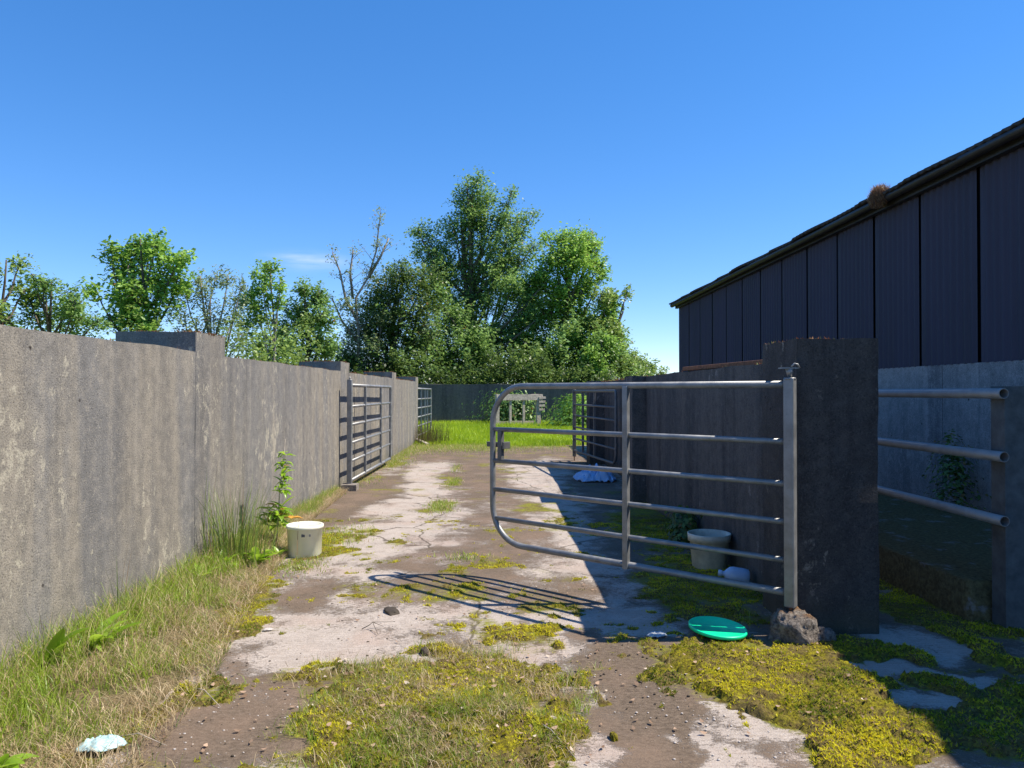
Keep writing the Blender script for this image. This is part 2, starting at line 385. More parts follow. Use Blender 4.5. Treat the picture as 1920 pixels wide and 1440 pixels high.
c = t.mix(t.rng(n2, .35, .65), (.085,.06,.028), (.20,.155,.07)); c = t.mix(t.rng(n1, .58, .64, 0, .7), c, t.mix(n2, (.18,.16,.15), (.3,.27,.25))); t.bump(n2, .8, .02)
M['yard'] = t.base(c, .95, 0, .1)

# ------------------------------------------------------------------ ground
# patches: photo direction + half sizes -> ellipses lying on the ground
def patch(px, py, rx, ry, wt):
    c = gnd(px, py); rX = rx/F*c.y; a = gnd(px, max(py-ry, CY+12)); b = gnd(px, py+ry); return (c.x, (a.y+b.y)/2, rX, (a.y-b.y)/2, wt)
DIRT = [patch(*p) for p in [(400,1360,170,110,1.),(1210,1290,120,80,.95),(1320,1350,100,40,.4),(1190,1385,100,60,.8),(700,925,75,38,.75),(590,1110,45,60,.5),(930,1000,80,90,.5),(900,900,60,30,.4),
  (840,1060,90,50,.35),(880,890,80,25,.35),(850,850,220,14,1.),(980,1110,180,40,.3),(620,1260,120,30,.7),(1290,1210,60,20,.4),(1010,1330,60,60,.5),
  (640,1190,190,48,-.6),(690,1020,75,110,-.4),(800,900,55,40,-.5),(1090,1010,55,110,-.45),(1010,890,50,26,-.3),(1150,1180,110,26,-.5),(1395,1365,45,26,-.7),
  (1310,1425,90,16,-.7),(1740,1210,80,40,-.9),(1790,1290,150,22,-.9),(1120,1140,60,30,-.4),(1240,1000,60,200,.35),(560,1000,50,100,.6),
  (1250,1050,130,150,.6),(1750,1250,260,180,.5),(900,1150,200,10,-.3),(900,1085,120,7,-.3),(860,1020,110,7,-.35),(900,985,90,5,-.3)]]
MOSS = [patch(*p) for p in [(840,1345,280,120,.95),(930,1270,170,45,.4),(640,1250,60,24,.35),(1360,1235,110,40,.95),(1490,1310,120,60,.9),(1640,1395,130,50,.95),
  (810,1100,100,22,.38),(990,1120,150,26,.34),(860,1160,95,18,.4),(970,1197,120,20,.42),(620,870,60,20,.3),(330,1290,60,70,.5),(460,1115,70,45,.7),(610,1010,70,30,.75),(410,1175,60,40,.6),
  (1770,1150,130,40,.8),(1890,1235,60,60,.8),(1560,1265,60,30,.5),(1720,1395,220,50,.75),(1600,1240,70,35,.7),(1320,1110,130,65,.75),(1260,990,110,40,.7),(1240,900,50,25,.6),
  (400,1375,125,60,-.9),(1180,1330,70,70,-.6),(1735,1200,75,36,-1.2),(1800,1290,140,24,-1.2),(1680,1300,50,20,-.6),(1820,1340,260,150,.6),(1700,1130,120,60,.5),(1350,1010,110,60,.5),(828,950,26,12,.7),(852,905,16,8,.6),(1000,955,50,8,.3),(640,900,50,14,.7),(700,868,60,14,.7),(860,833,230,8,1.),(920,1045,60,14,.25),(760,1000,30,14,.25)]]
def field(L, x, y):
    wx = x+.36*(fbm(x*2.2+5, y*2.2, 5)-.5)*2; wy = y+.6*(fbm(x*1.9+50, y*1.6+9, 5)-.5)*2
    s = np.zeros_like(x)
    for cx, cy, rx, ry, wt in L:
        d = np.sqrt(((wx-cx)/rx)**2+((wy-cy)/ry)**2); s = s+wt*sst(1.35, .55, d)
    return s
def dirt_f(x, y): return .43+1.5*(fbm(x*1.9, y*2.3, 5)-.5)+.8*(fbm(x*6, y*7+3, 4)-.5)+field(DIRT, x, y)
def moss_f(x, y): return np.clip(.13+1.7*(fbm(x*2.6+80, y*2.8+7, 6)-.5)+field(MOSS, x, y), -1, 1.15)
def moss_h(x, y):                                   # height of the moss cushions above the slab
    m = moss_f(x, y); b = fbm(x*11, y*11, 3); bb = fbm(x*38+3, y*38, 2)
    k = m+1.5*(b-.5)-.56; c = 1-np.abs(2*vn(x*19+5, y*19)-1); c2 = 1-np.abs(2*vn(x*43, y*43+9)-1)
    k = k-.0*y; hm = np.interp(y, [4.5, 5.3], [1, .38])
    return np.where(k > 0, hm*np.minimum(k, .4)*.095*(.12+.55*c+.45*c2+.35*bb), k*.05), k

gr = npmesh('ground', [(-1500,-300,-.03),(1500,-300,-.03),(1500,2500,-.03),(-1500,2500,-.03)], [np.array([[0,1,2,3]])], M['soil'])
tag(gr, kind='structure')
xs = np.linspace(-2.9, 5.4, 420); ys = [-1.5, 0, 1.0]
while ys[-1] < 24.5: ys.append(ys[-1]+max(.018, ys[-1]*.0052))
ys = np.array(ys); X, Y = np.meshgrid(xs, ys)
end = 22.3+1.6*(fbm(X*.9, X*0+3, 3)-.5)
Z = .012*(fbm(X*.8, Y*.8, 3)-.5)+.002
Z = np.where(Y > end, -.05, Z)
n, m_ = X.shape; I = np.arange(n*m_).reshape(n, m_)
Q = np.stack([I[:-1,:-1], I[:-1,1:], I[1:,1:], I[1:,:-1]], -1).reshape(-1, 4)
tr = npmesh('track', np.stack([X, Y, Z], -1).reshape(-1, 3), Q, M['track'], attrs={'dirt': dirt_f(X, Y).ravel(), 'moss': moss_f(X, Y).ravel()}, smooth=True)
tag(tr, kind='structure')
def slab_z(x, y): return .012*(fbm(x*.8, y*.8, 3)-.5)+.002

# moss cushions, a fine height field that dips under the slab where nothing grows
xs = np.linspace(-2.6, 4.2, 500); ys = [2.6]
while ys[-1] < 9.5: ys.append(ys[-1]+max(.011, ys[-1]*.0034))
ys = np.array(ys); X, Y = np.meshgrid(xs, ys); hh, kk = moss_h(X, Y); Z = slab_z(X, Y)+np.clip(hh, -.02, .06)-.002
n, m_ = X.shape; I = np.arange(n*m_).reshape(n, m_)
Q = np.stack([I[:-1,:-1], I[:-1,1:], I[1:,1:], I[1:,:-1]], -1).reshape(-1, 4)
ok = (kk.ravel()[Q] > -.12).any(1); Q = Q[ok]
used = np.unique(Q); rm = -np.ones(n*m_, int); rm[used] = np.arange(len(used))
mo = npmesh('moss', np.stack([X, Y, Z], -1).reshape(-1, 3)[used], rm[Q], M['moss'], smooth=True)
tag(mo, 'yellow green moss cushions spreading over the concrete track', 'moss', kind='stuff')

def blades(px, py, pz, h, wd, lean, seed=0, seg=2, curl=.6, az=None):
    """grass blades: a bent tapering strip for every point; returns V, [quads, tris], tint index count"""
    r = np.random.default_rng(seed); N = len(px); a = r.uniform(0, 2*np.pi, N) if az is None else az
    dx, dy = np.cos(a), np.sin(a); sa = r.uniform(0, 2*np.pi, N); sx, sy = np.cos(sa), np.sin(sa)
    V = []; 
    for i in range(seg+1):
        t_ = i/seg; out = lean*h*(t_**(1+curl)); up = h*np.sqrt(np.clip(1-(lean*t_)**2*.8, .05, 1))*t_
        ww = wd*(1-t_)**.7 if i < seg else 0*wd
        cx, cy, cz = px+dx*out, py+dy*out, pz+up
        if i < seg: V += [np.stack([cx-sx*ww/2, cy-sy*ww/2, cz], -1), np.stack([cx+sx*ww/2, cy+sy*ww/2, cz], -1)]
        else: V += [np.stack([cx, cy, cz], -1)]
    k = len(V); Vv = np.stack(V, 1).reshape(-1, 3); b = np.arange(N)[:, None]*k
    quads = np.concatenate([b+np.array([[2*i, 2*i+1, 2*i+3, 2*i+2]]) for i in range(seg-1)]) if seg > 1 else np.zeros((0, 4), int)
    tris = b+np.array([[2*seg-2, 2*seg-1, 2*seg]])
    return Vv, [quads, tris], k
def blade_obj(name, x, y, z, h, wd, lean, mat, seed=0, seg=2, tint=None, parent=None, curl=.6, az=None):
    V, Fc, k = blades(x, y, z, h, wd, lean, seed, seg, curl, az)
    t_ = np.repeat(tint if tint is not None else np.random.default_rng(seed+1).random(len(x)), k)
    return npmesh(name, V, Fc, mat, parent, {'tint': t_})

# sprigs that make the cushions fuzzy
N = 1000000; x = rng.uniform(-2.5, 3.9, N); y = 2.6+6.6*rng.random(N)**1.5
hh, kk = moss_h(x, y); keep = kk > -.02-rng.exponential(.035, N)*(rng.random(N) < .35); x, y, hh = x[keep][:260000], y[keep][:260000], hh[keep][:260000]
cs = .5*(1-np.abs(2*vn(x*19+5, y*19)-1))+.5*(1-np.abs(2*vn(x*43, y*43+9)-1)); brk = fbm(x*3.7+11, y*3.7, 4)
k2 = (sst(.28, .55, cs)*sst(.42, .50, brk+.08*rng.normal(0, 1, len(x)))+.05) > rng.random(len(x)); x, y, hh = x[k2], y[k2], hh[k2]
s_ = rng.uniform(.007, .02, len(x)); 
tn = np.clip(fbm(x*3.3+40, y*3.3, 4)*2.6-.85+rng.normal(0, .16, len(x)), 0, .835); tn = np.where(rng.random(len(x)) < .14, .97, tn)
o = blade_obj('moss_sprigs', x, y, slab_z(x, y)+np.clip(hh, 0, .06)-.003, s_, s_*.5, rng.uniform(.45, 1.02, len(x)), M['moss_sprig'], 3, 1, tn)
tag(o, 'tiny yellow green shoots standing on the moss cushions', 'moss', kind='stuff')

# ------------------------------------------------------------------ verge by the left wall
def verge_w(y): return np.interp(y, [1.5,3.1,3.9,4.8,6.1,7.2,9,11.7,14,18,23], [1.15,1.12,1.08,.92,.68,.55,.3,.18,.22,.24,.3])
def bank_z(x, y):
    u = (x+2.66)/verge_w(y); return .11*sst(1.05, .25, u)*np.interp(y, [0,7,9,23], [1,.9,.35,.3])*(.55+.9*fbm(x*3.3, y*3.3, 3))-.012
xs = np.linspace(0, 1.15, 34); ys = np.arange(1.2, 23.4, .07); U, Y = np.meshgrid(xs, ys); X = -2.68+U*verge_w(Y)*1.08; Z = bank_z(X, Y)
n, m_ = X.shape; I = np.arange(n*m_).reshape(n, m_); Q = np.stack([I[:-1,:-1], I[:-1,1:], I[1:,1:], I[1:,:-1]], -1).reshape(-1, 4)
tag(npmesh('verge', np.stack([X, Y, Z], -1).reshape(-1, 3), Q, M['thatch'], smooth=True), kind='structure')
def verge_pts(N, y0, y1, seed, pw=1.0):
    r = np.random.default_rng(seed); y = y0+(y1-y0)*r.random(N)**pw; u = r.random(N)**.9; return -2.64+u*verge_w(y), y, u, r
x, y, u, r = verge_pts(42000, 1.8, 11.8, 11, 1.55)
cl = fbm(x*4.5, y*3.2, 3); k = (cl-.42)*2.2+.75*(.80-u) > r.random(len(x))*.35; x, y, u, cl = x[k], y[k], u[k], cl[k]
h = (.05+.15*(1-u)**1.1)*r.uniform(.5, 1.5, len(x))*np.interp(y, [2,8,12], [1,.9,.6])
gs = blade_obj('grass', x, y, bank_z(x, y), h, r.uniform(.003, .0065, len(x)), r.uniform(.2, .95, len(x)), M['grass'], 12, 3)
tag(gs, 'green grass growing thickly along the foot of the left wall', 'grass', kind='stuff')
x, y, u, r = verge_pts(36000, 1.8, 11.8, 15, 1.5)
cl = fbm(x*4+9, y*3+4, 3); k = (cl-.47)*1.6+(u-.55) > r.random(len(x))*.3-.08; x, y, u = x[k], y[k], u[k]
h = r.uniform(.05, .17, len(x))
ds = blade_obj('dry_grass', x, y, bank_z(x, y)+.004, h, r.uniform(.002, .0045, len(x)), r.uniform(.75, 1.06, len(x)), M['straw'], 16, 3)
tag(ds, 'matted pale dead grass along the edge of the track', 'dry grass', kind='stuff')
# grass and straw in the moss patch on the track
x = rng.normal(-.28, .45, 22000); y = rng.normal(3.75, .45, 22000); k = (y < 4.7) & (y > 2.5) & (moss_f(x, y) > .35); x, y = x[k], y[k]
k = fbm(x*4+3, y*4, 3) > .50; x, y = x[k], y[k]
tag(blade_obj('grass', x, y, slab_z(x, y)+.008, rng.uniform(.03, .09, len(x)), rng.uniform(.0025, .0045, len(x)), rng.uniform(.3, 1, len(x)), M['grass'], 21, 2),
    'thin green grass sprouting from the moss patch in the foreground', 'grass', kind='stuff')
x = rng.normal(-.25, .42, 14000); y = rng.normal(3.8, .45, 14000); k = (y < 4.75) & (y > 2.5) & (moss_f(x, y) > .35) & (fbm(x*3.3+60, y*3.3, 3) > .50); x, y = x[k], y[k]
tag(blade_obj('dry_grass', x, y, slab_z(x, y)+.01, rng.uniform(.03, .10, len(x)), rng.uniform(.002, .0038, len(x)), rng.uniform(.7, 1.04, len(x)), M['straw'], 22, 2),
    'short dead straw lying in the moss patch in the foreground', 'dry grass', kind='stuff')
# seams of short grass further up the track
pp = []
for (px_, py_, rx, ry, cnt) in [(828,950,24,11,1500),(852,905,14,8,500),(856,880,10,8,250),(640,905,60,16,1500),(720,870,50,12,1500),(745,858,20,14,1400),(830,840,230,9,14000),(905,840,60,10,1200),(640,1005,60,22,700),(560,1062,60,20,700),(870,1045,40,8,250),(760,850,40,10,1200)]:
    cx, cy, rX, rY, _ = patch(px_, py_, rx, ry, 1); a = rng.normal(0, .5, (cnt, 2)); pp.append(np.stack([cx+a[:,0]*rX, cy+a[:,1]*rY], -1))
pp = np.concatenate(pp); x, y = pp[:,0], pp[:,1]
tag(blade_obj('grass', x, y, slab_z(x, y), rng.uniform(.02, .08, len(x))*np.interp(y, [5,20], [.7,1.3]), rng.uniform(.004, .009, len(x)), rng.uniform(.3, 1, len(x)), M['grass'], 23, 2),
    'small tufts of grass in the cracks of the far track', 'grass', kind='stuff')
# lush yard beyond the track
N = 95000; y = 21.6+14.3*rng.random(N)**1.4; x = rng.uniform(-7, 9, N); k = y > 21.9+1.6*(fbm(x*.9, x*0+3, 3)-.5)+.5*rng.random(N); x, y = x[k], y[k]
h = .13+.3*fbm(x*.5, y*.5, 3)*sst(21.5, 30, y)+.05*rng.random(len(x))
tag(blade_obj('grass', x, y, np.full(len(x), -.03), h, rng.uniform(.012, .024, len(x)), rng.uniform(.1, .7, len(x)), M['lawn'], 31, 2,
    np.clip(fbm(x*.7, y*.4, 3)*1.3-.2+rng.normal(0, .15, len(x)), 0, .96)), 'lush bright green grass filling the yard at the end of the track', 'grass', kind='stuff')

# dead leaves, pebbles
def leaf_litter(name, N, label, mat, size, seed, area):
    r = np.random.default_rng(seed); P_ = []
    for (px_, py_, rx, ry, wt) in area:
        cx, cy, rX, rY, _ = patch(px_, py_, rx, ry, 1); c = int(N*wt); a = r.uniform(-1, 1, (c, 2)); P_.append(np.stack([cx+a[:,0]*rX, cy+a[:,1]*rY], -1))
    P_ = np.concatenate(P_); x, y = P_[:,0], P_[:,1]; n = len(x); hh, kk = moss_h(x, y); z = slab_z(x, y)+np.clip(hh, 0, .06)+.006
    z = np.maximum(z, np.where(x < -2.64+verge_w(y), bank_z(x, y)+.02, -1))
    a = r.uniform(0, 6.28, n); s = size*r.uniform(.5, 1.4, n); t1 = r.uniform(-.5, .5, n); t2 = r.uniform(-.6, .6, n); V = []
    for (u, v, lift) in ((-1,0,.25),(-.3,.5,.0),(.45,.42,.1),(1,0,.35),(.45,-.42,.1),(-.3,-.5,.0)):
        lx, ly = u*s, v*s; V.append(np.stack([x+lx*np.cos(a)-ly*np.sin(a), y+lx*np.sin(a)+ly*np.cos(a), z+lift*s+t1*lx*.5+t2*ly+.3*s], -1))
    V = np.stack(V, 1).reshape(-1, 3); b = np.arange(n)[:, None]*6
    return tag(npmesh(name, V, [np.concatenate([b+np.array([[0,1,2,5]]), b+np.array([[5,2,3,4]])])], mat, attrs={'tint': np.repeat(r.random(n), 6)}), label, 'leaves', kind='stuff')
leaf_litter('dead_leaves', 420, 'scattered dry brown leaves on the moss and concrete', M['deadleaf'], .014, 41, [(840,1340,280,110,.42),(1450,1300,200,90,.12),(1180,1290,110,90,.08),(400,1350,150,90,.08),(380,1180,90,120,.12),(900,1150,240,60,.12),(760,880,120,25,.06)])
def stones(name, N, label, size, seed, area, mat):
    r = random.Random(seed); V = []; Fq = []
    for (px_, py_, rx, ry, wt) in area:
        cx, cy, rX, rY, _ = patch(px_, py_, rx, ry, 1)
        for i in range(int(N*wt)):
            x_, y_ = cx+r.uniform(-1, 1)*rX, cy+r.uniform(-1, 1)*rY; s = size*r.uniform(.35, 1.3)**1.5; b = len(V); a0 = r.uniform(0, 6)
            for (rr, zz) in ((.8, -.2), (1, .25), (.55, .6)):
                for q in range(6):
                    a = a0+q*1.047; k = rr*s*r.uniform(.75, 1.15); V.append((x_+math.cos(a)*k, y_+math.sin(a)*k*.8, .003+zz*s*.8))
            for i2 in range(2):
                for q in range(6): Fq.append((b+i2*6+q, b+i2*6+(q+1) % 6, b+(i2+1)*6+(q+1) % 6, b+(i2+1)*6+q))
            Fq.append((b+12, b+13, b+14, b+15)); Fq.append((b+12, b+15, b+16, b+17))
    return tag(npmesh(name, V, [np.array(Fq)], mat), label, 'stones', kind='stuff')
stones('gravel', 380, 'pale grit and small stones on the dirty concrete', .0055, 5, [(400,1350,170,85,.3),(1220,1290,110,80,.2),(900,1140,260,70,.2),(1350,1380,120,50,.15),(800,960,120,90,.15)], M['pebble'])
stones('crumbs', 300, 'dark crumbs of soil and moss on the track', .007, 6, [(400,1330,170,100,.2),(1220,1290,110,80,.2),(640,1180,170,60,.2),(900,1140,260,70,.2),(800,960,120,90,.2)], M['tub_dirt'])

# ------------------------------------------------------------------ walls
def top_moss(parent, x0, x1, y0, y1, z, N, seed, name='moss_fringe'):
    r = np.random.default_rng(seed); n = N*3; x = r.uniform(x0, x1, n); y = r.uniform(y0, y1, n); k = fbm(x*7+seed, y*7, 2) > .5; x, y = x[k][:N], y[k][:N]
    return blade_obj(name, x, y, np.full(len(x), z-.008), r.uniform(.012, .04, len(x)), r.uniform(.012, .028, len(x)), r.uniform(.2, .9, len(x)), M['redmoss'], seed, 1, parent=parent)
lw = empty('concrete_wall', (-2.75, 12, 0), 0, 'long sunlit grey concrete wall with raised square piers along the left of the track', 'wall')
def inpar(o, par): o.parent = par; o.matrix_parent_inverse = par.matrix_basis.inverted() if False else o.matrix_parent_inverse; o.location = -Vector(par.location); return o
LP = [6.44, 12.23, 17.95, 22.85]; ends = [-3.5]+LP; 
w_ = MB(); y0 = -3.5
for i, p in enumerate(LP):
    w_.rough_box(-2.87, -2.652, y0, p, -.1, 1.955-.01*i, .25, .004, i, .008); y0 = p+.67
inpar(w_.build('wall_face', M['wall_lit'], lw), lw)
for i, p in enumerate(LP):
    q = inpar(MB().rough_box(-3.34, -2.65, p, p+.68, -.1, 2.125-.02*i, .2, .004, i*3, .006).build('pier', M['wall_lit'], lw), lw)
    inpar(top_moss(lw, -3.34, -2.65, p, p+.68, 2.125-.02*i, 1100, 60+i), lw)
inpar(top_moss(lw, -2.86, -2.67, 2, 23, 1.95, 900, 70), lw)

rw = empty('concrete_wall', (2.2, 11, 0), 0, 'shaded dark concrete wall running back from the gate pillar on the right', 'wall')
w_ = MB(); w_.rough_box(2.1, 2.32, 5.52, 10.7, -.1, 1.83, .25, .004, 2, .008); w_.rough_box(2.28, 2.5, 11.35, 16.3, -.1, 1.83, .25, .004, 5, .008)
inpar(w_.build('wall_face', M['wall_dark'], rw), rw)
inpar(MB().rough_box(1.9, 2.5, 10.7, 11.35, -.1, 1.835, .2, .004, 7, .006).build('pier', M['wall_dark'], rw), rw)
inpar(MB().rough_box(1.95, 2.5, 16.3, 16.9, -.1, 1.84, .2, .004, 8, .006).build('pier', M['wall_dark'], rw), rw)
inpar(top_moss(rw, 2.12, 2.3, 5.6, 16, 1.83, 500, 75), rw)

gp = empty('gate_pillar', (2.23, 5.2, 0), 0, 'massive square shaded black stained concrete pillar beside the open gate', 'pillar')
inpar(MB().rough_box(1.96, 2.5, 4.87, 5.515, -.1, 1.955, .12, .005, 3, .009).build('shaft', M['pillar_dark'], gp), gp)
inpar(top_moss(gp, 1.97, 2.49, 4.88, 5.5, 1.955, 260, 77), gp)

bw = MB().rough_box(-12, 14, 36, 36.25, -.1, 1.98, .5, .01, 4, .012).build('back_wall', M['wall_back'])
tag(bw, 'dark low concrete wall crossing behind the grassy yard', 'wall')
rs = MB().box(-.05, .05, -1.2, 1.3, 0, .045).build('rusty_bar', M['rust'], bevel=.006); rs.location = (2.2, 7.3, 1.836); rs.rotation_euler = (R(.5), 0, R(1.5))
tag(rs, 'rusty flat iron bar lying on top of the right wall', 'iron bar')

# ------------------------------------------------------------------ gates
def make_gate(name, label, loc, ang, L, zs, uprights, rad=.025, rr=.3, stile=(.12, 1.72), latch=False, mat='galv', hinge=True, lit_side=1, top_round=True):
    g = empty(name, loc, ang, label, 'gate')
    zb, zt = zs[-1], zs[0]; m = M[mat]
    pts = [(0, 0, zt)]
    if top_round:
        pts.append((L-rr-.1, 0, zt)); pts += [(L-rr+rr*math.sin(a), 0, zt-rr+rr*math.cos(a)) for a in [R(x) for x in range(0, 91, 9)]]
    else: pts += [(L-.06, 0, zt), (L-.015, 0, zt-.015), (L, 0, zt-.06)]
    pts += [(L-rr+rr*math.cos(a), 0, zb+rr-rr*math.sin(a)) for a in [R(x) for x in range(0, 91, 9)]]; pts += [(L-rr-.1, 0, zb), (0, 0, zb)]
    MB().tube(pts, rad, 14).build('frame', m, g)
    for z in zs[1:-1]:
        xe = L
        if z > zt-rr and top_round: xe = L-rr+math.sqrt(max(0, rr**2-(z-(zt-rr))**2))
        if z < zb+rr: xe = L-rr+math.sqrt(max(0, rr**2-((zb+rr)-z)**2))
        MB().tube([(.01, 0, z), (xe, 0, z)], rad*.8, 12).build('rail', m, g)
    for (u, side) in uprights:
        b = MB(); b.box(u-.022, u+.022, -rad-.004 if side < 0 else -rad*.3, rad+.012 if side > 0 else rad*.3, zb-.03, zt-.006)
        b.build('upright', m, g, bevel=.004)
    q_ = rad*1.35; MB().box(-q_, q_, -q_, q_, stile[0], stile[1]).build('hinge_stile', m, g, bevel=.008)
    if hinge:
        hb = MB(); hb.tube([(0, 0, stile[1]), (0, 0, stile[1]+.05)], .012, 10)
        hb.tube([(0, 0, stile[1]-.01), (0, 0, stile[1]+.004)], rad*1.5, 14)
        hb.build('hinge_pin', m, g)
        pb = MB(); pb.tube([(0, 0, 0), (0, 0, stile[0]+.01)], .012, 10); pb.build('heel_pin', M['rust'], g)
    if latch:
        b = MB(); b.box(L-.115, L-.07, -.02, .02, zs[2]+.01, zs[1]-.01)
        b.build('latch_bar', M['galv_dull'], g, bevel=.003)
        b = MB(); b.box(L-.14, L+.1, -.055, -.03, (zs[1]+zs[2])/2-.022, (zs[1]+zs[2])/2+.022); b.box(L-.15, L-.13, -.06, .03, (zs[1]+zs[2])/2-.03, (zs[1]+zs[2])/2+.03)
        b.build('bolt', M['galv_dull'], g, bevel=.003)
    return g
g0 = Vector((1.885, 4.80, 0)); g1 = Vector((-.075, 6.49, 0)); d_ = g1-g0
ga = make_gate('farm_gate', 'large open galvanised tubular gate with rounded end swung across the track', g0, math.atan2(d_.y, d_.x), d_.length,
    [1.65, 1.275, 1.0, .75, .5, .29], [(d_.length*.475, 1)], .025, .33, (.2, 1.69), True)
# the folded hinge plate on top of the pin
b = MB(); b.box(-.065, .05, -.03, .03, 1.752, 1.76); b.tube([(.0, -.028, 1.765), (.02, -.028, 1.785), (.04, -.028, 1.78), (.055, -.028, 1.755)], .006, 8); b.tube([(0, 0, 1.70), (0, 0, 1.755)], [.014, .03], 12)
b.build('hinge_plate', M['galv'], ga).rotation_euler = (0, 0, R(-math.degrees(math.atan2(d_.y, d_.x))))
zl = [1.71, 1.36, 1.06, .76, .46, .14]
h0 = Vector((-2.485, 12.15, 0)); h1 = Vector((-2.45, 16.4, 0)); d2 = h1-h0
make_gate('farm_gate', 'sunlit galvanised gate folded back against the left wall', h0, math.atan2(d2.y, d2.x), d2.length, zl, [(1.25, -1), (2.9, -1), (4.1, -1)], .03, .22, (.05, 1.8), mat='galv', top_round=False)
h0 = Vector((-2.8, 24.1, 0)); h1 = Vector((-2.72, 28.6, 0)); d2 = h1-h0
make_gate('farm_gate', 'small far gate seen just past the end of the left wall', h0, math.atan2(d2.y, d2.x), d2.length, zl, [(1.4, -1), (2.5, -1), (3.2, -1)], .033, .25, (.05, 1.85), mat='galv', top_round=False)
h0 = Vector((1.70, 17.2, 0)); h1 = Vector((2.16, 13.9, 0)); d2 = h1-h0
make_gate('farm_gate', 'shaded gate leaning near the far end of the dark right wall', h0, math.atan2(d2.y, d2.x), d2.length, [1.62, 1.31, 1.06, .79, .52, .24], [(.75, 1), (1.75, 1)], .027, .2, (.1, 1.66), mat='galv_dull', top_round=False)

# concrete lumps under the hinges
def lump(name, loc, sx, sy, sz, seed, label, cat, mat, nn=26):
    V = []; Fq = []; 
    from mathutils import noise as mn
    for i in range(nn+1):
        th = math.pi*i/nn
        for j in range(nn*2):
            ph = math.pi*j/nn; v = Vector((math.sin(th)*math.cos(ph), math.sin(th)*math.sin(ph), math.cos(th)))
            k = 1+.2*mn.noise(v*1.6+Vector((seed,0,0)))+.13*mn.noise(v*5+Vector((0,seed,0)))+.09*mn.noise(v*13)+.05*mn.noise(v*26)
            v = Vector((max(-.8, min(.8, v.x)), max(-.8, min(.8, v.y)), max(-.3, min(.85, v.z))))*k
            V.append((v.x*sx, v.y*sy, v.z*sz))
    m2 = nn*2
    for i in range(nn):
        for j in range(m2): Fq.append((i*m2+j, (i+1)*m2+j, (i+1)*m2+(j+1) % m2, i*m2+(j+1) % m2))
    o = npmesh(name, V, [np.array(Fq)], mat); o.location = loc; o.rotation_euler = (0, 0, seed)
    return tag(o, label, cat)
t = NT('mossy broken concrete'); P = t.obj(); n2 = t.noise(P, 34, 5, .75); n1 = t.noise(P, 9, 3, .6)
c = t.mix(t.rng(n2, .38, .62), (.10,.085,.075), (.34,.30,.265)); z = t.n('ShaderNodeSeparateXYZ'); t.l(t.obj(), z.inputs[0])
c = t.mix(t.rng(t.math('ADD', z.outputs['Z'], t.math('MULTIPLY', n1, .06)), .17, .2), c, (.24,.13,.06)); t.bump(n2, 1, .03)
M['lump'] = t.base(c, .95, 0, .1)
lump('concrete_lump', (1.885, 4.73, .03), .165, .15, .185, 2.2, 'rough broken concrete lump under the hinge of the big open gate', 'concrete lump', M['lump'])
lump('concrete_lump', (2.07, 4.72, .0), .11, .08, .10, 1.2, 'low shaded concrete lump at the front foot of the gate pillar', 'concrete lump', M['lump'])
o = MB().rough_box(-.13, .13, -.15, .12, -.02, .1, .06, .008, 3, .01).build('concrete_block', M['rock']); o.location = (-2.47, 12.1, 0)
tag(o, 'small concrete block under the hinge of the left gate', 'concrete block')

# ------------------------------------------------------------------ barn
XB = 5.3
bn = empty('barn', (XB, 10, 0), 0, 'long barn with dark profiled sheeting above pale concrete panels on the right', 'barn')
S0, SP = 8.1, 1.149; first = S0-SP*9; NS = 21; last = first+SP*NS
bz0, bz1 = 1.92, 4.2
for i in range(NS):
    y0 = first+SP*i; prof = []; pitch = SP/9
    for k in range(9):
        a = y0+k*pitch
        for (f_, dx) in ((0, .0), (.5, 0), (.62, -.022), (.88, -.022)):
            if k < 8 or f_ < .6: prof.append((a+f_*pitch, dx))
    prof.append((y0+SP-.03, 0)); prof[0] = (y0+.026, 0)
    off = -.006+.002*math.sin(i*2.7); V = []
    for zz in (bz0, 2.7, 3.5, bz1):
        for (yy, dx) in prof: V.append((XB+dx+off, yy, zz))
    q = len(prof); Fq = [(r_*q+j, (r_+1)*q+j, (r_+1)*q+j+1, r_*q+j+1) for r_ in range(3) for j in range(q-1)]
    inpar(npmesh('wall_sheet', V, [np.array(Fq)], M['clad'], bn), bn)
W = 11.0; RH = 2.6
inpar(MB().box(XB+.05, XB+.1, first, last, .2, 4.2).build('backing', M['black'], bn), bn)
for i in range(10):
    y0 = 8.77-2.43*4+2.43*i
    if y0 > last-.3: break
    y1 = min(y0+2.43, last)
    inpar(MB().rough_box(XB-.02, XB+.045, y0+.006, y1-.006, .2, 1.925, .4, .002, i, .0).build('concrete_panel', M['plinth'], bn), bn)
# far gable and near gable
def gable(y, x0=XB-.0, nm='gable_wall'):
    V = [(x0, y, .1), (x0+W, y, .1), (x0+W, y, 4.2), (x0+W/2, y, 4.2+RH), (x0, y, 4.2)]; V2 = [(a, b+.06, c_) for a, b, c_ in V]
    m = MB(); m.v = V+V2; m.f = [(4,3,2,1,0), (5,6,7,8,9)]+[(i, (i+1) % 5, 5+(i+1) % 5, 5+i) for i in range(5)]; m.sm = [False]*7
    inpar(m.build(nm, M['clad'], bn), bn)
gable(last+.01); gable(first-.1)
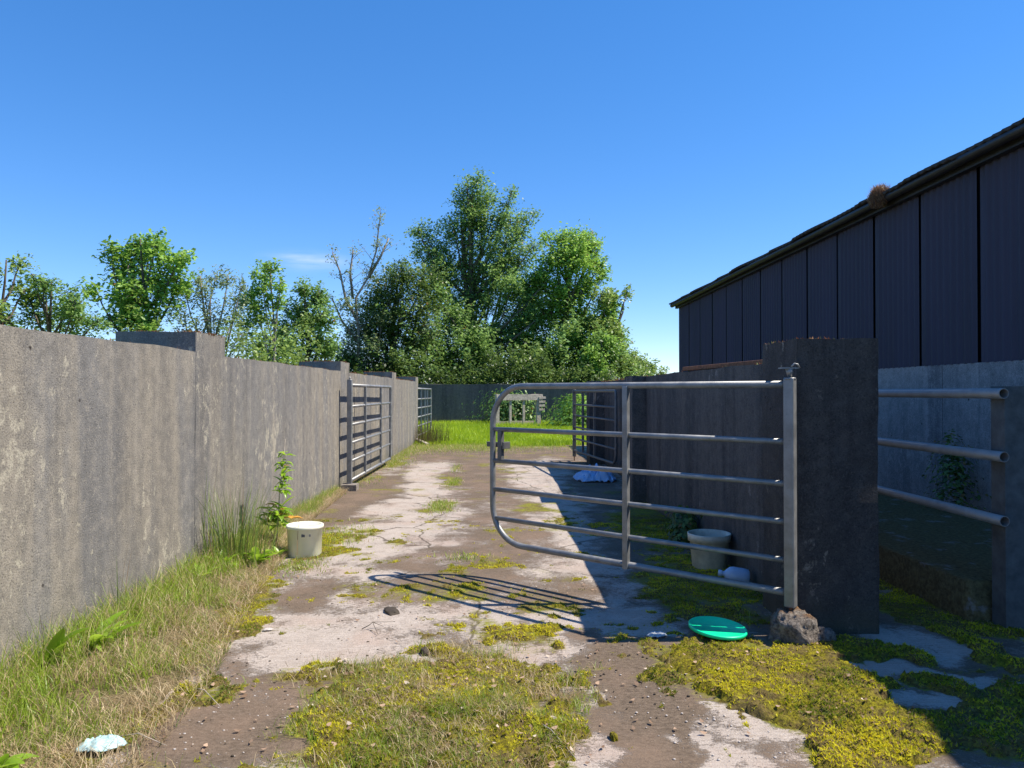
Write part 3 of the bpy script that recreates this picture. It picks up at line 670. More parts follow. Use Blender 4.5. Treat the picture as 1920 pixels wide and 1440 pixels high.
# corrugated roof, both slopes, slightly uneven overhang at the eave
for side in (0, 1):
    ys_ = np.arange(first-.25, last+.08, .0365); V = []; 
    for j, yy in enumerate(ys_):
        wv_ = .012*math.sin(j*math.pi/2); sagg = .008*math.sin(yy*1.3)+.006*math.sin(yy*3.7+1); lap = .014*((yy/1.149) % 1)
        ov = -.27+.02*math.sin(int((yy-first)/1.149)*4.1)
        if side == 0: V += [(XB+ov, yy, 4.2+sagg+wv_+lap), (XB+W/2, yy, 4.2+(W/2-ov)/(W/2)*RH*.96+wv_)]
        else: V += [(XB+W/2+.005, yy, 4.2+RH+wv_+.02), (XB+W+.25, yy, 4.15+wv_)]
    n_ = len(ys_); Fq = [(2*j, 2*j+2, 2*j+3, 2*j+1) for j in range(n_-1)]
    ro = npmesh('roof', V, [np.array(Fq)], M['roof'], bn); sdm = ro.modifiers.new('thick', 'SOLIDIFY'); sdm.thickness = .03
    inpar(ro, bn)
# half-round gutter
pts = []
V = []; ys_ = np.append(np.arange(first-.3, last, .8), last+.1); prof = [(a*.8, c_*.72+.03) for a, c_ in [(-.075,.03),(-.07,-.02),(-.045,-.06),(0,-.078),(.045,-.06),(.07,-.02),(.075,.03),(.065,.03),(.06,-.015),(.04,-.048),(0,-.065),(-.04,-.048),(-.06,-.015),(-.065,.03)]]
for yy in ys_:
    for a, c_ in prof: V.append((XB-.2+a, yy, 4.14+c_+.006*math.sin(yy*.9)))
q = len(prof); Fq = [(i*q+j, i*q+(j+1) % q, (i+1)*q+(j+1) % q, (i+1)*q+j) for i in range(len(ys_)-1) for j in range(q)]
inpar(npmesh('gutter', V, [np.array(Fq)], M['gutter'], bn), bn)
inpar(MB().box(XB-.115, XB-.035, first, last+.05, 4.08, 4.19).build('fascia', M['gutter'], bn), bn)
# clump hanging off the gutter
r = np.random.default_rng(5); N = 3800; v = r.normal(0, 1, (N, 3)); v /= np.linalg.norm(v, axis=1)[:, None]; v *= r.random((N, 1))**.4
cc = np.array([5.06, 9.8, 4.21]); x, y, z_ = (cc[0]+v[:,0]*.10, cc[1]+v[:,1]*.22, cc[2]+v[:,2]*.14-.02)
cg = blade_obj('dry_moss_clump', x, y, z_, r.uniform(.04, .11, N), r.uniform(.004, .01, N), r.uniform(.3, 1.05, N), m_leaf('brown tuft', (.10,.055,.03), (.3,.19,.11), (.4,.3,.15), .92), 6, 2)
cg.data.transform(__import__('mathutils').Matrix.Translation(-Vector(cc))); cg.location = cc
tag(cg, 'shaggy brown clump of dead grass stuck on the barn gutter', 'grass clump')

# raised slab beside the barn
xs = np.linspace(3.24, 5.32, 60); ys = np.arange(5.06, 23.5, .06); X, Y = np.meshgrid(xs, ys)
Z = .28+.02*(fbm(X*4, Y*4, 4)-.5)+.012*(fbm(X*22, Y*22, 2)-.5); Z[:, 0] = -.06; X[:, 0] = 3.22+.02*(fbm(Y[:, 0]*5, Y[:, 0]*0, 3)-.5); X[:, 1] = 3.24+.03*(fbm(Y[:, 0]*6+3, Y[:, 0]*0, 3)-.5)
Z[0, :] = -.06; Y[0, :] = 5.05
n, m_ = X.shape; I = np.arange(n*m_).reshape(n, m_); Q = np.stack([I[:-1,:-1], I[:-1,1:], I[1:,1:], I[1:,:-1]], -1).reshape(-1, 4)
tag(npmesh('platform', np.stack([X, Y, Z], -1).reshape(-1, 3), Q, M['yard']), kind='structure')

# pipe barrier on its edge
pb = empty('pipe_barrier', (3.45, 4.95, 0), 0, 'three grey scaffold pipes on steel posts along the raised slab edge', 'barrier')
for i, z in enumerate((1.59, 1.17, .745)):
    inpar(MB().hollow_tube((3.325, 4.84, z), (3.2+.02*i, 10.4, z+(.0, .0, .0)[i]), .035).build('pipe', m_galv('pipe steel', (.25,.25,.25), (.33,.33,.325), .35, .45) if i == 0 else bpy.data.materials['pipe steel'], pb), pb)
pst = m_plain('weathered post steel', (.10,.115,.12), .7, 0, .4, 10)
for yp, xo in ((4.9, 0), (10.0, -.12)):
    b = MB(); b.box(3.37+xo, 3.383+xo, yp, yp+.14, -.05, 1.64); b.box(3.383+xo, 3.55+xo, yp+.003, yp+.016, -.05, 1.638); b.box(3.55+xo, 3.563+xo, yp, yp+.14, -.05, 1.64); b.box(3.383+xo, 3.55+xo, yp+.12, yp+.135, -.05, 1.638)
    inpar(b.build('post', pst, pb), pb)

# ------------------------------------------------------------------ tubs, litter
tb = empty('plastic_tub', (-1.93, 7.3, .0), R(20), 'cream white round plastic tub standing in sun by the left weeds', 'tub')
MB().lathe([(0,.0),(.165,.0),(.172,.008),(.180,.29),(.188,.292),(.188,.30),(.183,.302)], 48).build('body', M['tub'], tb)
MB().lathe([(.190,.285),(.194,.287),(.194,.31),(.185,.318),(.17,.318),(.165,.308),(0,.31)], 48).build('lid', M['tub'], tb)
b = MB()
for (a0, a1, z0, z1) in ((-1.85,-1.79,.215,.245),(-1.79,-1.74,.217,.243),(-1.74,-1.66,.215,.24),(-1.66,-1.42,.2275,.2285),(-1.42,-1.36,.215,.24),(-1.36,-1.33,.218,.238)):
    k0 = len(b.v)
    for a, z in ((a0, z0), (a1, z0), (a1, z1), (a0, z1)): rr_ = .1722+.008*z/.29+.0015; b.v.append((rr_*math.cos(a), rr_*math.sin(a), z))
    b.f.append((k0, k0+1, k0+2, k0+3)); b.sm.append(False)
b.build('print', M['ink'], tb)
tb.scale = (.93, .93, .95)
t2 = empty('plastic_tub', (1.90, 6.74, .0), 0, 'grubby open white tub standing in shade behind the big gate', 'tub')
MB().lathe([(0,.0),(.145,.0),(.152,.01),(.175,.26),(.182,.262),(.182,.245),(.19,.245),(.195,.31),(.188,.314),(.182,.31),(.172,.24),(.15,.06),(0,.058)], 48).build('body', M['tub_old'], t2)
MB().lathe([(0,.15),(.165,.152)], 40).build('contents', M['tub_dirt'], t2)
# lid
ld = MB().lathe([(0,.008),(.172,.008),(.176,.013),(.183,.014),(.187,.010),(.188,-.006),(.184,-.006),(.182,.004),(0,.003)], 64).build('tub_lid', M['teal']); ld.location = (1.415, 4.83, .055); ld.rotation_euler = (R(3), R(4), 0)
tag(ld, 'round flat teal plastic lid lying on the yellow moss', 'lid')
def crumple(name, loc, sx, sy, sz, seed, label, cat, mat, nn=44, rot=0, hem=.0):
    from mathutils import noise as mn
    V = []; Fq = []
    for i in range(nn+1):
        for j in range(nn+1):
            u, v = i/nn*2-1, j/nn*2-1; edge = 1+.25*mn.noise(Vector((math.atan2(v, u)*1.6, seed, 0)))+.12*mn.noise(Vector((math.atan2(v, u)*5, seed, 4)))
            rr_ = max(abs(u), abs(v)); ln_ = math.hypot(u, v) or 1; q_ = rr_/ln_*edge; x_, y_ = u*q_*1.0, v*q_
            p = Vector((x_*2.2, y_*2.2, seed)); rid = abs(mn.noise(p))+.6*abs(mn.noise(p*2.3))+.3*abs(mn.noise(p*5))
            z_ = sz*((1-rr_**3)*.55+rid*1.0*(1-.6*rr_**4))+hem; V.append((x_*sx, y_*sy, max(z_, .003)))
    for i in range(nn):
        for j in range(nn): a = i*(nn+1)+j; Fq.append((a, a+nn+1, a+nn+2, a+1))
    o = npmesh(name, V, [np.array(Fq)], mat); o.location = loc; o.rotation_euler = (0, 0, rot)
    m = o.modifiers.new('thick', 'SOLIDIFY'); m.thickness = .002
    return tag(o, label, cat)
crumple('plastic_sack', (1.70, 13.3, .0), .38, .32, .20, 3.1, 'crumpled pale blue plastic sack in the shadow by the far right wall', 'plastic sack', M['bag_blue'])
crumple('litter_scrap', (-1.77, 3.32, .032), .095, .07, .03, 8.1, 'torn pale cyan plastic scrap at the edge of the dead grass', 'litter', M['litter'], 24, .3)
crumple('plastic_shred', (1.02, 4.84, .008), .07, .05, .02, 5.1, 'shredded clear plastic left of the teal lid', 'litter', M['shred'], 20, .5)
crumple('paper_scrap', (-1.56, 4.98, .01), .035, .02, .01, 15.1, 'tiny white scrap on the left edge of the bare track', 'litter', M['pebble'], 12, .2)
# blue bottle: lying on its side, shoulder and neck
jg = empty('plastic_container', (1.95, 6.12, .075), R(200), 'milky blue plastic container lying on its side near the grubby tub', 'container')
o = MB().lathe([(0,-.10),(.06,-.10),(.074,-.09),(.078,-.05),(.078,.03),(.07,.06),(.04,.088),(.022,.10),(.022,.125),(0,.126)], 32).build('body', M['jug'], jg); o.rotation_euler = (R(82), 0, R(60)); o.scale = (1, .9, 1)
o = MB().lathe([(.026,.118),(.026,.145),(0,.146)], 24).build('cap', M['jug'], jg); o.rotation_euler = (R(82), 0, R(60))
# clods and twigs on the slab
for (px_, py_, s, sd_, lb) in ((735,1146,.10,2,'dark flat clod of moss lying left of the gate shadow'), (797,1224,.05,5,'small dark clod on the far edge of the foreground moss'), (1078,1275,.03,7,'little black clod at the right edge of the foreground moss'), (1150,1383,.035,8,'mossy tuft on the bare dirt right of the foreground moss')):
    p = gnd(px_, py_); lump('clod', (p.x, p.y, .004), s, s*.55, s*.28 if s > .06 else s*.7, sd_, lb, 'clod', M['tub_dirt'] if sd_ != 8 else M['moss'], 12)
for (a, b_, sd_, lb) in (((680,1180),(720,1175),1,'thin forked twig on the bare concrete left of centre'), ((990,1350),(1080,1425),2,'long pale straw lying across the foreground moss'), ((360,1288),(420,1325),3,'pale dead stem sticking out over the dirt from the left grass'), ((215,1380),(320,1395),4,'bleached stem lying beside the pale cyan scrap')):
    p, q_ = gnd(*a), gnd(*b_); m_d = (p+q_)/2; m_d.z = .05; p.z = .012; q_.z = .012
    b = MB().tube([p, p.lerp(m_d, .6)+Vector((.01,0,0)), m_d, q_.lerp(m_d, .4), q_], [.003,.0028,.0025,.002,.0012], 6)
    if sd_ == 1:
        b.tube([m_d, m_d+Vector((.06,-.14,-.04))], [.0022,.0015], 6); b.tube([m_d, m_d+Vector((.14,.1,-.03))], [.002,.001], 6)
    tag(b.build('twig', M['bark'] if sd_ == 1 else M['wood']), lb, 'twig')
o = MB().box(-.5, .5, -.06, .06, 0, .09).build('timber_offcut', M['wood'], bevel=.005); o.location = (-2.45, 22.7, .02); o.rotation_euler = (0, R(6), R(-62)); tag(o, 'pale timber offcut at the far end of the left wall', 'timber')

# old slatted rack standing before the back wall
fr = empty('feed_rack', (.85, 32.6, 0), R(24), 'old bleached timber rack standing in nettles before the back wall', 'rack')
MB().rough_box(-1.2, 1.05, -.10, .10, 1.24, 1.5, .3, .01, 2).build('top_rail', M['wood'], fr)
MB().rough_box(.78, .95, -.08, .08, 0, 1.5, .3, .01, 2).build('post', M['wood'], fr)
MB().rough_box(-1.2, -1.05, -.08, .08, 0, 1.5, .3, .01, 3).build('post', M['wood'], fr)
for u in (-.5, .15): MB().rough_box(u-.05, u+.05, -.04, .04, 0, 1.3, .3, .005, 4).build('slat', M['wood'], fr)
for z in (.95, 1.12, 1.3, .78): MB().rough_box(.85, 1.13+.05*math.sin(z*40), -.14, -.09, z, z+.09, .2, .006, z).build('cleat', M['wood'], fr)
MB().rough_box(-1.1, .9, .5, .56, .0, .3, .3, .005, 6).build('bottom_board', M['wood'], fr)

# ------------------------------------------------------------------ broad weeds
def leaf_strip(V, Fq, T, base, az, L, wd, rise, droop, tint, seg=6, fold=.25):
    b = len(V); base = Vector(base); d = Vector((math.cos(az), math.sin(az), 0)); s = Vector((-math.sin(az), math.cos(az), 0))
    for i in range(seg+1):
        t_ = i/seg; ang = rise-droop*t_; 
        if i == 0: p = base.copy()
        else: p = p+(d*math.cos(ang)+Vector((0,0,1))*math.sin(ang))*(L/seg)
        w_ = wd*math.sin(math.pi*min(1, (t_*.93+.05)))**.7*(1-.35*t_); up = Vector((0,0,1))*w_*fold
        V += [tuple(p+s*w_/2+up), tuple(p), tuple(p-s*w_/2+up)]; T += [tint]*3
    for i in range(seg):
        for k in (0, 1): a = b+i*3+k; Fq.append((a, a+1, a+4, a+3))
def dock(loc, n, L, wd, label, seed, rise=(.7, 1.3), az=None):
    r = random.Random(seed); V = []; Fq = []; T = []
    for i in range(n):
        k = r.uniform(.6, 1.1); leaf_strip(V, Fq, T, (r.uniform(-.02,.02), r.uniform(-.02,.02), 0), r.uniform(0, 6.28) if az is None else r.uniform(*az), L*k, wd*k, r.uniform(*rise), r.uniform(.35, 1.15), r.random()*.95)
    o = npmesh('dock_plant', V, [np.array(Fq)], M['dock'], attrs={'tint': T}, smooth=True); o.location = loc
    return tag(o, label, 'weed', 'broad leaved weeds along the left wall')
dock((-2.50, 4.12, .05), 4, .34, .13, 'upright dock leaf at the left edge below the wall', 1, (1.25, 1.5), (-.8, .5))
dock((-2.42, 4.4, .08), 10, .30, .085, 'long dock leaves reaching right from the foot of the left wall', 2, (.55, 1.15), (-1.0, 1.4))
dock((-2.02, 2.98, .07), 9, .16, .08, 'low dock leaves in the bottom left corner', 3)
dock((-2.42, 6.5, .06), 7, .22, .08, 'pale leafy weed at the foot of the rush clump', 4)
dock((-2.22, 6.75, .04), 12, .22, .10, 'broad bright leaves just left of the cream tub', 5)
dock((-2.45, 6.05, .06), 7, .20, .06, 'small green weed among grass before the rushes', 6)
dock((-2.14, 7.1, .03), 9, .17, .08, 'weed leaves pressed against the cream tub', 7)
# tall leggy weed behind the tub
tw = empty('tall_weed', (-2.3, 7.6, 0), 0, 'tall leggy weed with ragged leaves rising behind the cream tub', 'weed')
b = MB(); st = [(0,0,0),(.02,0,.3),(.03,.01,.6),(.07,0,.85),(.09,0,1.12)]; b.tube(st, [.007,.006,.005,.004,.002], 8); b.tube([(0,0,.05),(-.08,-.02,.25),(-.14,-.03,.42)], [.005,.004,.002], 8); b.build('stem', M['wood'], tw)
V = []; Fq = []; T = []; r = random.Random(4)
for i in range(96):
    z = r.choice([r.uniform(.22, .42), r.uniform(.58, .9), r.uniform(.55, 1.0)]); k = z/1.12; sz_ = .15 if z < .45 else .12*(1.3-k*.7)
    leaf_strip(V, Fq, T, (.09*k+r.uniform(-.03,.03), r.uniform(-.02,.02), z), r.uniform(0, 6.28), sz_*r.uniform(.6, 1.3), sz_*.5, r.uniform(.1, 1.1), r.uniform(.4, 1.6), r.random(), 4)
for i in range(22): leaf_strip(V, Fq, T, (-.08+r.uniform(-.06,.06), r.uniform(-.04,.04), r.uniform(.2, .45)), r.uniform(0, 6.28), r.uniform(.09,.15), .06, r.uniform(.1, .9), r.uniform(.4, 1.5), r.random()*.9, 4)
npmesh('leaves', V, [np.array(Fq)], M['dock'], tw, {'tint': T}, True)
V = []; Fq = []; T = []
for a in (2.6, 2.2, .3): leaf_strip(V, Fq, T, (.2,-.15,.33), a, .11, .08, .3, .6, .4)
npmesh('dead_leaf', V, [np.array(Fq)], M['orange_leaf'], tw, {'tint': T}, True)
# rush clump
def rush(name, loc, N, h, spread, mat, seed, label):
    r = np.random.default_rng(seed); x = r.normal(0, spread*.5, N); y = r.normal(0, spread*.45, N)
    V, Fc, k = blades(x, y, np.full(N, -.01), h*r.uniform(.45, 1.05, N), np.full(N, .006)*h/.75, r.uniform(.05, .42, N), seed, 3, .8, np.arctan2(y, x)+r.normal(0, .6, N))
    o = npmesh(name, V, Fc, mat, attrs={'tint': np.repeat(r.random(N), k)}); o.location = loc; return tag(o, label, 'rushes')
rush('rush_clump', (-2.42, 6.75, .05), 320, .80, .28, M['rush'], 3, 'tall clump of dark green rushes against the left wall')
rush('rush_clump', (-2.32, 22.9, 0), 600, .95, .7, M['rush_brown'], 5, 'brownish rush clump on the far grass by the left wall end')
for i, (x_, y_, h_, n_, lb) in enumerate(((-2.56,4.2,.5,9,'few thin dry stalks against the near left wall'),(-2.56,5.0,.62,10,'sparse wiry stalks leaning on the left wall mid way'),(1.62,4.86,.25,7,'fine grass stalks growing between the teal lid and the lump'))):
    rush('grass_stalks', (x_, y_, .05), n_, h_, .03, M['rush'], 20+i, lb)
rush('rush_stalks', (-2.58, 6.55, .05), 14, 1.02, .05, M['rush'], 29, 'tallest dark rush stalks left of the main clump')
# nettles
def leafbush(name, loc, sx, sy, sz, N, ls, mat, seed, label, cat='weeds', tint0=0):
    r = np.random.default_rng(seed); v = r.normal(0, .5, (N, 3)); v[:,2] = r.random(N)**.8
    c = np.stack([v[:,0]*sx*(1.15-.5*v[:,2]), v[:,1]*sy*(1.15-.5*v[:,2]), v[:,2]*sz*(.55+.9*fbm(v[:,0]*3+seed, v[:,1]*3, 2))], -1)
    o = leafmesh(name, c, ls, mat, seed); o.location = loc; return tag(o, label, cat)
def leafmesh(name, C, ls, mat, seed, parent=None, tint=None, upb=.9):
    r = np.random.default_rng(seed); N = len(C); nrm = r.normal(0, 1, (N, 3)); nrm[:,2] = np.abs(nrm[:,2])+upb; nrm /= np.linalg.norm(nrm, axis=1)[:, None]
    a = r.normal(0, 1, (N, 3)); a -= nrm*(a*nrm).sum(1)[:, None]; a /= np.linalg.norm(a, axis=1)[:, None]; b = np.cross(nrm, a)
    s = (ls*r.uniform(.55, 1.35, N))[:, None]
    V = np.stack([C-a*s*.55, C-b*s*.30+nrm*s*.06, C+a*s*.55-nrm*s*.1, C+b*s*.30+nrm*s*.06], 1).reshape(-1, 3)
    Q = np.arange(N*4).reshape(N, 4); tt = r.random(N)**1.1 if tint is None else tint
    return npmesh(name, V, [Q], mat, parent, {'tint': np.repeat(tt, 4)})
leafbush('nettle_patch', (3.5, 32, 0), 1.5, 1.0, 1.25, 4200, .14, M['leaf_bright'], 3, 'bright green nettles growing right of the timber rack')
leafbush('nettle_patch', (.4, 33.9, 0), 1.5, .5, 1.45, 3000, .15, M['leaf_mid'], 4, 'leafy weeds growing up behind the timber rack')
leafbush('nettle_patch', (5.05, 8.2, .27), .22, .3, .75, 900, .055, M['leaf_dark'], 6, 'dark weeds growing against the barn wall on the raised slab')
leafbush('nettle_patch', (1.95, 7.9, .0), .16, .35, .3, 1300, .05, M['leaf_dark'], 8, 'low weeds at the foot of the shaded right wall')

# ------------------------------------------------------------------ trees
def tree(name, label, px, Yd, blobs, lsz=.2, dens=1.0, mat='leaf_mid', bark='bark', seed=1, trunk=.18, stems=1, clump=.5, depth=.8, cat='tree', spiky=0, group=None):
    """blobs: (px, py, r px) foliage masses seen at distance Yd; each gets its own limb, clumps of leaves and gaps"""
    r = np.random.default_rng(seed); rr_ = random.Random(seed); base = at(px, CY, Yd); base.z = 0
    root = empty(name, base, 0, label, cat, group)
    B = [(at(x_, y_, Yd)-base, rp/F*Yd) for x_, y_, rp in blobs]; B = [(Vector((c.x, rr_.uniform(-1, 1)*depth*1.2, c.z)), q) for c, q in B]
    top = max(B, key=lambda c: c[0].z)[0]; mb = MB(); stemp = []
    for s_i in range(stems):
        off = Vector((rr_.uniform(-.5, .5)*(stems > 1)*1.6, rr_.uniform(-.4, .4)*(stems > 1), 0)); P_ = []
        for i in range(9):
            t_ = i/8; P_.append(off+Vector((top.x*t_**1.4+math.sin(t_*5+seed+s_i)*.16, math.sin(t_*4+s_i)*.15, top.z*t_*(1-.14*s_i))))
        mb.tube(P_, [trunk*(1-.88*(i/8))+.012 for i in range(9)], 9); stemp.append(P_)
    C = []
    for c, q in B:
        P_ = rr_.choice(stemp); k = min(7, max(1, int(8*min(.92, max(.12, (c.z-q*1.6-(c-P_[4]).length*.25)/top.z))))); a = P_[k]
        mid = a.lerp(c, .5)+Vector((0, 0, -.1*(c-a).length)); mb.tube([a, a.lerp(mid, .6), mid, mid.lerp(c, .5)+Vector((rr_.uniform(-.1,.1),0,.05)), c+Vector((0,0,q*.4))], [trunk*.42*(1-i*.2)+.01 for i in range(5)], 6)
        for j in range(5):   # twigs
            d = Vector((rr_.gauss(0, 1), rr_.gauss(0, 1), rr_.gauss(.4, .8))).normalized()*q*rr_.uniform(.7, 1.15); mb.tube([c, c+d*.5+Vector((0,0,.08)), c+d*.9], [.02, .012, .004], 5)
        ncl = max(6, int(15*dens*(q/clump)**1.75)); v = r.normal(0, 1, (ncl, 3)); v /= np.linalg.norm(v, axis=1)[:, None]; rad = r.random(ncl)**.5
        cc = np.array(c)+v*(rad*q*1.08)[:, None]*np.array([1, depth*1.1, .95])
        for ci in cc:                                   # a spray of leaves strung loosely round a twig
            nl = int(rr_.uniform(14, 40)*(clump/.5)**1.2); ax = r.normal(0, 1, 3); ax[2] = abs(ax[2])*.7+.15+spiky; ax /= np.linalg.norm(ax)
            tt_ = r.uniform(-1, 1, (nl, 1)); e = ax*tt_*clump*rr_.uniform(.6, 1.3)+r.normal(0, .30*clump, (nl, 3))*(1.1-.5*np.abs(tt_))
            C.append(np.concatenate([ci+e, np.full((nl, 1), rr_.uniform(-.2, .25))], 1))
        nf = int(34*dens*(q/.5)**2); e = r.normal(0, .55*q, (nf, 3)); C.append(np.concatenate([np.array(c)+e, np.zeros((nf, 1))], 1))
    C = np.concatenate(C); tt = np.clip(r.random(len(C))*.75+.12+C[:, 3], 0, .955); tt = np.where(r.random(len(C)) < .006, .99, tt)
    mb.build('trunk', M[bark], root); leafmesh('crown', C[:, :3], lsz, M[mat], seed, root, tt)
    return root

tree('leafy_tree', 'tallest tree with a narrow rounded top standing in the middle of the trees', 893, 46,
  [(890,345,27),(868,375,24),(912,372,24),(950,385,14),(885,405,32),(925,412,30),(958,425,28),(985,410,13),(850,440,38),(905,455,42),(950,465,34),(800,455,26),(785,440,14),(822,480,34),(870,500,44),(930,510,44),(835,530,40),
   (780,470,12),(975,490,26),(890,560,44),(850,590,40),(940,570,42),(880,630,40),(920,650,40),(835,650,40),(880,690,35),(960,620,38),(1000,560,30),(940,700,34),(850,700,34),(975,690,30),(1003,400,8),(960,360,9),(890,380,26),(880,420,34),(820,510,34),(905,520,44),(955,510,34),(810,470,24),(975,440,22),(1000,470,18)],
  .16, .85, 'leaf_mid', seed=11, trunk=.26, stems=3, clump=.55)
tree('leafy_tree', 'broad tree with rounded light green top right of the tallest tree', 1060, 44,
  [(1055,450,24),(1095,445,24),(1110,480,20),(1040,490,30),(1080,500,32),(1015,520,32),(1050,550,36),(1100,540,24),(1010,590,36),(1060,610,40),(1095,600,26),(1030,660,40),(1080,665,40),(990,650,36),(1115,650,30),(1055,705,36),(1000,705,30),(1110,700,28),(1075,470,24),(1030,445,12),(1125,520,16),(985,545,26),(1065,560,34),(1090,640,34),(1130,610,22),(1118,455,14),(1125,500,14),(1140,575,20),(1155,610,20),(1165,640,18)],
  .18, 1.25, 'leaf_bright', seed=12, trunk=.22, stems=2, clump=.55)
tree('leafy_tree', 'grey green tree filling the gap low between the dark dome and the tallest tree', 830, 43,
  [(960,540,28),(990,580,30),(1000,530,20),(815,560,30),(850,600,34),(800,640,34),(840,680,36),(890,640,36),(935,640,36),(980,610,34),(910,700,34),(990,670,34),(770,700,30),(1020,700,32)], .17, 1.1, 'leaf_mid', 'bark', 33, .16, 3, .5)
tree('leafy_tree', 'tree with a long sideways branch at the right edge of the group', 1130, 43,
  [(1125,560,20),(1150,553,17),(1180,549,12),(1140,585,20),(1115,610,26),(1150,620,20),(1135,650,30),(1160,665,22),(1120,690,26),(1160,700,20)],
  .18, .8, 'leaf_olive', seed=13, trunk=.14, clump=.42)
tree('round_tree', 'dense dark dome shaped tree left of the tallest tree', 745, 42,
  [(760,525,34),(720,545,38),(795,530,32),(690,585,36),(740,590,44),(790,590,40),(675,630,32),(720,645,40),(780,650,42),(700,690,36),(750,700,36),(810,690,36),(665,680,24)],
  .15, 1.25, 'leaf_dark', seed=14, trunk=.22, stems=2, clump=.5)
tree('leafy_tree', 'thin grey tree with light leaves in front of the dark dome', 700, 41.5,
  [(700,560,14),(660,580,16),(680,610,20),(720,600,16),(650,625,16),(700,650,22),(670,670,18),(740,560,18),(735,520,10),(640,690,30),(680,700,30),(655,655,24),(770,600,16),(800,620,18)], .14, .7, 'leaf_grey', 'bark_pale', 15, .07, clump=.36)
def sparse_tree(label, px, Yd, pts, seed, mat='leaf_grey', bark='bark_pale', lsz=.13):
    r = random.Random(seed); base = at(px, CY, Yd); base.z = 0; root = empty('sparse_tree', base, 0, label, 'tree'); mb = MB(); C = []
    for path in pts:
        P_ = [at(a, b, Yd)-base+Vector((0, r.uniform(-.4, .4), 0)) for a, b in path]; n = len(P_); mb.tube(P_, [.075*(1-i/n)+.012 for i in range(n)], 6)
        for i in range(1, n):
            for j in range(5):
                a = P_[i-1].lerp(P_[i], r.random()); d = Vector((r.uniform(-1, 1), r.uniform(-1, 1), r.uniform(.2, 1.2)))*r.uniform(.4, 1.15); mb.tube([a, a+d*.5+Vector((0,0,.05)), a+d], [.018,.011,.005], 5)
                for k in range(5):
                    c = a+d*r.uniform(.35, 1.1)
                    C += [(c.x+r.gauss(0,.12), c.y+r.gauss(0,.12), c.z+r.gauss(0,.1)) for _ in range(r.randint(1, 6))]
    mb.build('trunk', M[bark], root); leafmesh('crown', np.array(C), lsz, M[mat], seed, root)
sparse_tree('nearly bare thin tree with wispy branches against the sky', 675, 41,
  [[(675,735),(672,620),(668,560),(690,520),(705,470),(712,430),(716,405)],[(690,520),(715,480),(728,445)],[(668,600),(650,560),(640,510),(625,475)],[(660,560),(655,510),(662,470)],[(668,640),(640,600),(625,560)]], 3)
tree('bushy_tree', 'bushy mid green tree rising left of the bare tree', 575, 38,
  [(572,545,20),(590,565,24),(550,580,26),(610,600,26),(570,610,34),(530,625,28),(600,640,30),(550,660,32),(500,655,28),(620,660,20),(580,690,28),(520,690,24),(600,550,12)], .18, 1.0, 'leaf_mid', seed=17, trunk=.14, clump=.45)
tree('leafy_tree', 'small pale leaved tree between two darker trees on the left', 505, 36,
  [(515,510,18),(490,520,20),(530,535,16),(500,550,26),(470,565,24),(520,570,18),(490,600,26),(460,610,20)], .18, .62, 'leaf_bright', 'bark_pale', 18, .09, clump=.4)
tree('willow_tree', 'grey green willow with upright open stems behind the first wall pier', 415, 34,
  [(370,530,22),(400,520,20),(430,525,18),(350,560,26),(390,560,26),(430,565,24),(460,545,16),(360,600,28),(410,605,30),(450,600,20),(380,640,30),(430,650,26),(460,640,18)], .13, .62, 'leaf_grey', 'bark_pale', 19, .11, 4, .38, spiky=1.0)
tree('leafy_tree', 'fresh green rounded tree standing highest on the left', 275, 33,
  [(245,450,14),(205,470,20),(235,480,24),(270,465,26),(305,475,24),(330,490,20),(215,510,26),(255,515,34),(300,520,32),(355,495,14),(340,530,22),(225,555,30),(270,560,36),(315,565,30),(205,590,22),(250,600,30),(290,610,30),(190,545,16)], .21, .7, 'leaf_bright', seed=20, trunk=.15, stems=2, clump=.48)
tree('bushy_tree', 'low bushy tree above the near left wall', 110, 26,
  [(110,540,20),(80,550,22),(50,560,20),(140,560,22),(165,580,20),(60,590,28),(110,590,30),(150,605,26),(185,610,18),(30,600,22),(100,530,10)], .13, 1.1, 'leaf_mid', seed=21, trunk=.1, clump=.34)
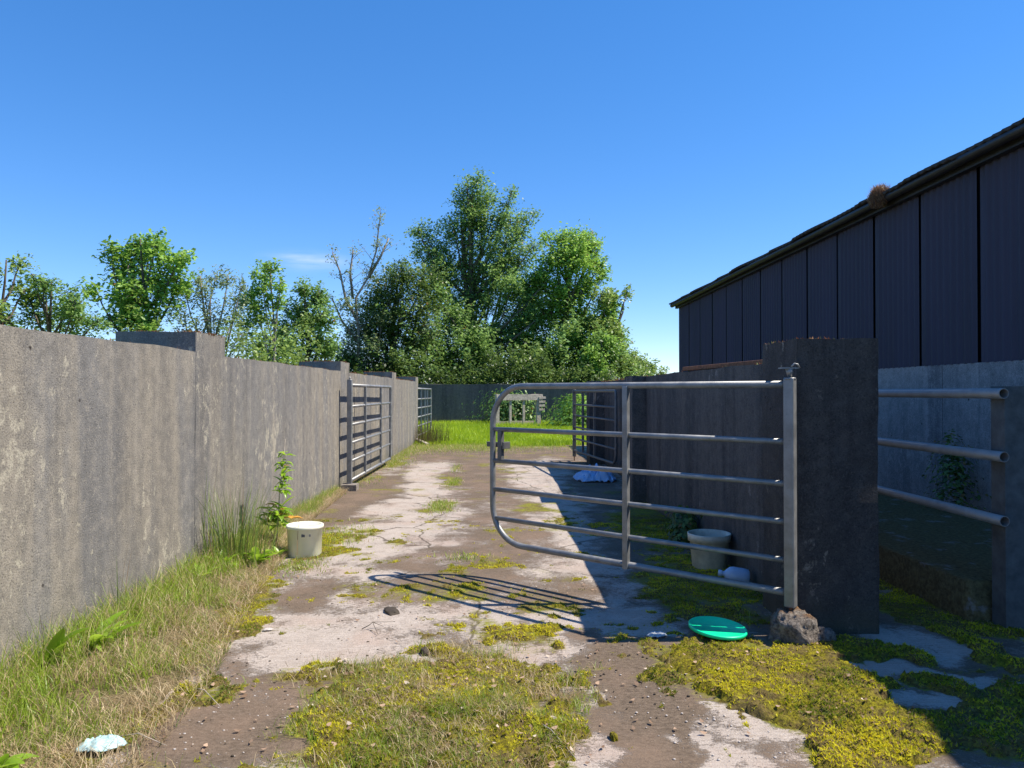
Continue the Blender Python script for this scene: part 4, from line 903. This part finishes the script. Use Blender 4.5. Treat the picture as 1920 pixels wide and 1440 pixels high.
tree('leafy_tree', 'tree cut by the left edge of the picture', -12, 25, [(15,490,18),(0,520,26),(25,515,16),(20,545,22),(-10,560,30),(10,590,28),(-40,520,30),(-50,580,40)], .15, .95, 'leaf_olive', seed=22, trunk=.1, clump=.36)
tree('round_bush', 'small rounded bush between the tree group and the barn', 1200, 42, [(1185,668,16),(1205,680,20),(1225,690,14),(1180,695,22),(1215,705,18),(1240,700,9),(1165,680,18)], .15, 1.1, 'leaf_olive', seed=23, trunk=.08, clump=.34, cat='bush')
tree('hanging_bush', 'yellow green bush low at the right end of the trees', 1140, 40.5, [(1130,640,22),(1150,650,20),(1110,670,22),(1145,685,22),(1120,700,20)], .17, .9, 'leaf_bright', seed=24, trunk=.08, clump=.38, cat='bush')
# undergrowth behind the back wall and left wall
def hedge(label, x0, x1, Yd, zf, N, mat, lsz, seed):
    r = np.random.default_rng(seed); x = r.uniform(x0, x1, N); y = Yd+r.normal(0, .9, N); top = zf(x)*(.25+1.3*fbm(x*.6+seed, y*.4+seed, 5)); z = r.random(N)**.75
    c = np.stack([x, y, z*top], -1); k = fbm(x*2.1+seed, z*top*2.1+y, 4) > .40+.12*z; c = c[k]
    cl = fbm(c[:,0]*1.1+9, c[:,2]*1.3, 3)
    o = leafmesh('hedge', c, lsz, M[mat], seed, None, np.clip(r.random(len(c))*.7+(cl-.5)*1.4+.1, 0, .95)); return tag(o, label, 'hedge')
hedge('dark tangled undergrowth below the tall trees behind the back wall', -14, 11, 39.5, lambda x: np.interp(x, [-14,-9,-4,4,8,11], [3.0,3.4,3.6,3.6,2.8,1.8]), 60000, 'leaf_dark', .17, 5)
hedge('greener bushes mixed through the undergrowth behind the back wall', -12, 10, 41.5, lambda x: np.interp(x, [-12,-4,4,8,11], [4.4,5.2,5.2,3.2,1.6]), 42000, 'leaf_mid', .18, 15)
hedge('leafy thicket running behind the long left wall', -24, -8, 31, lambda x: np.interp(x, [-24,-18,-13,-8], [5.4,5.2,4.8,4.2]), 42000, 'leaf_olive', .15, 6)
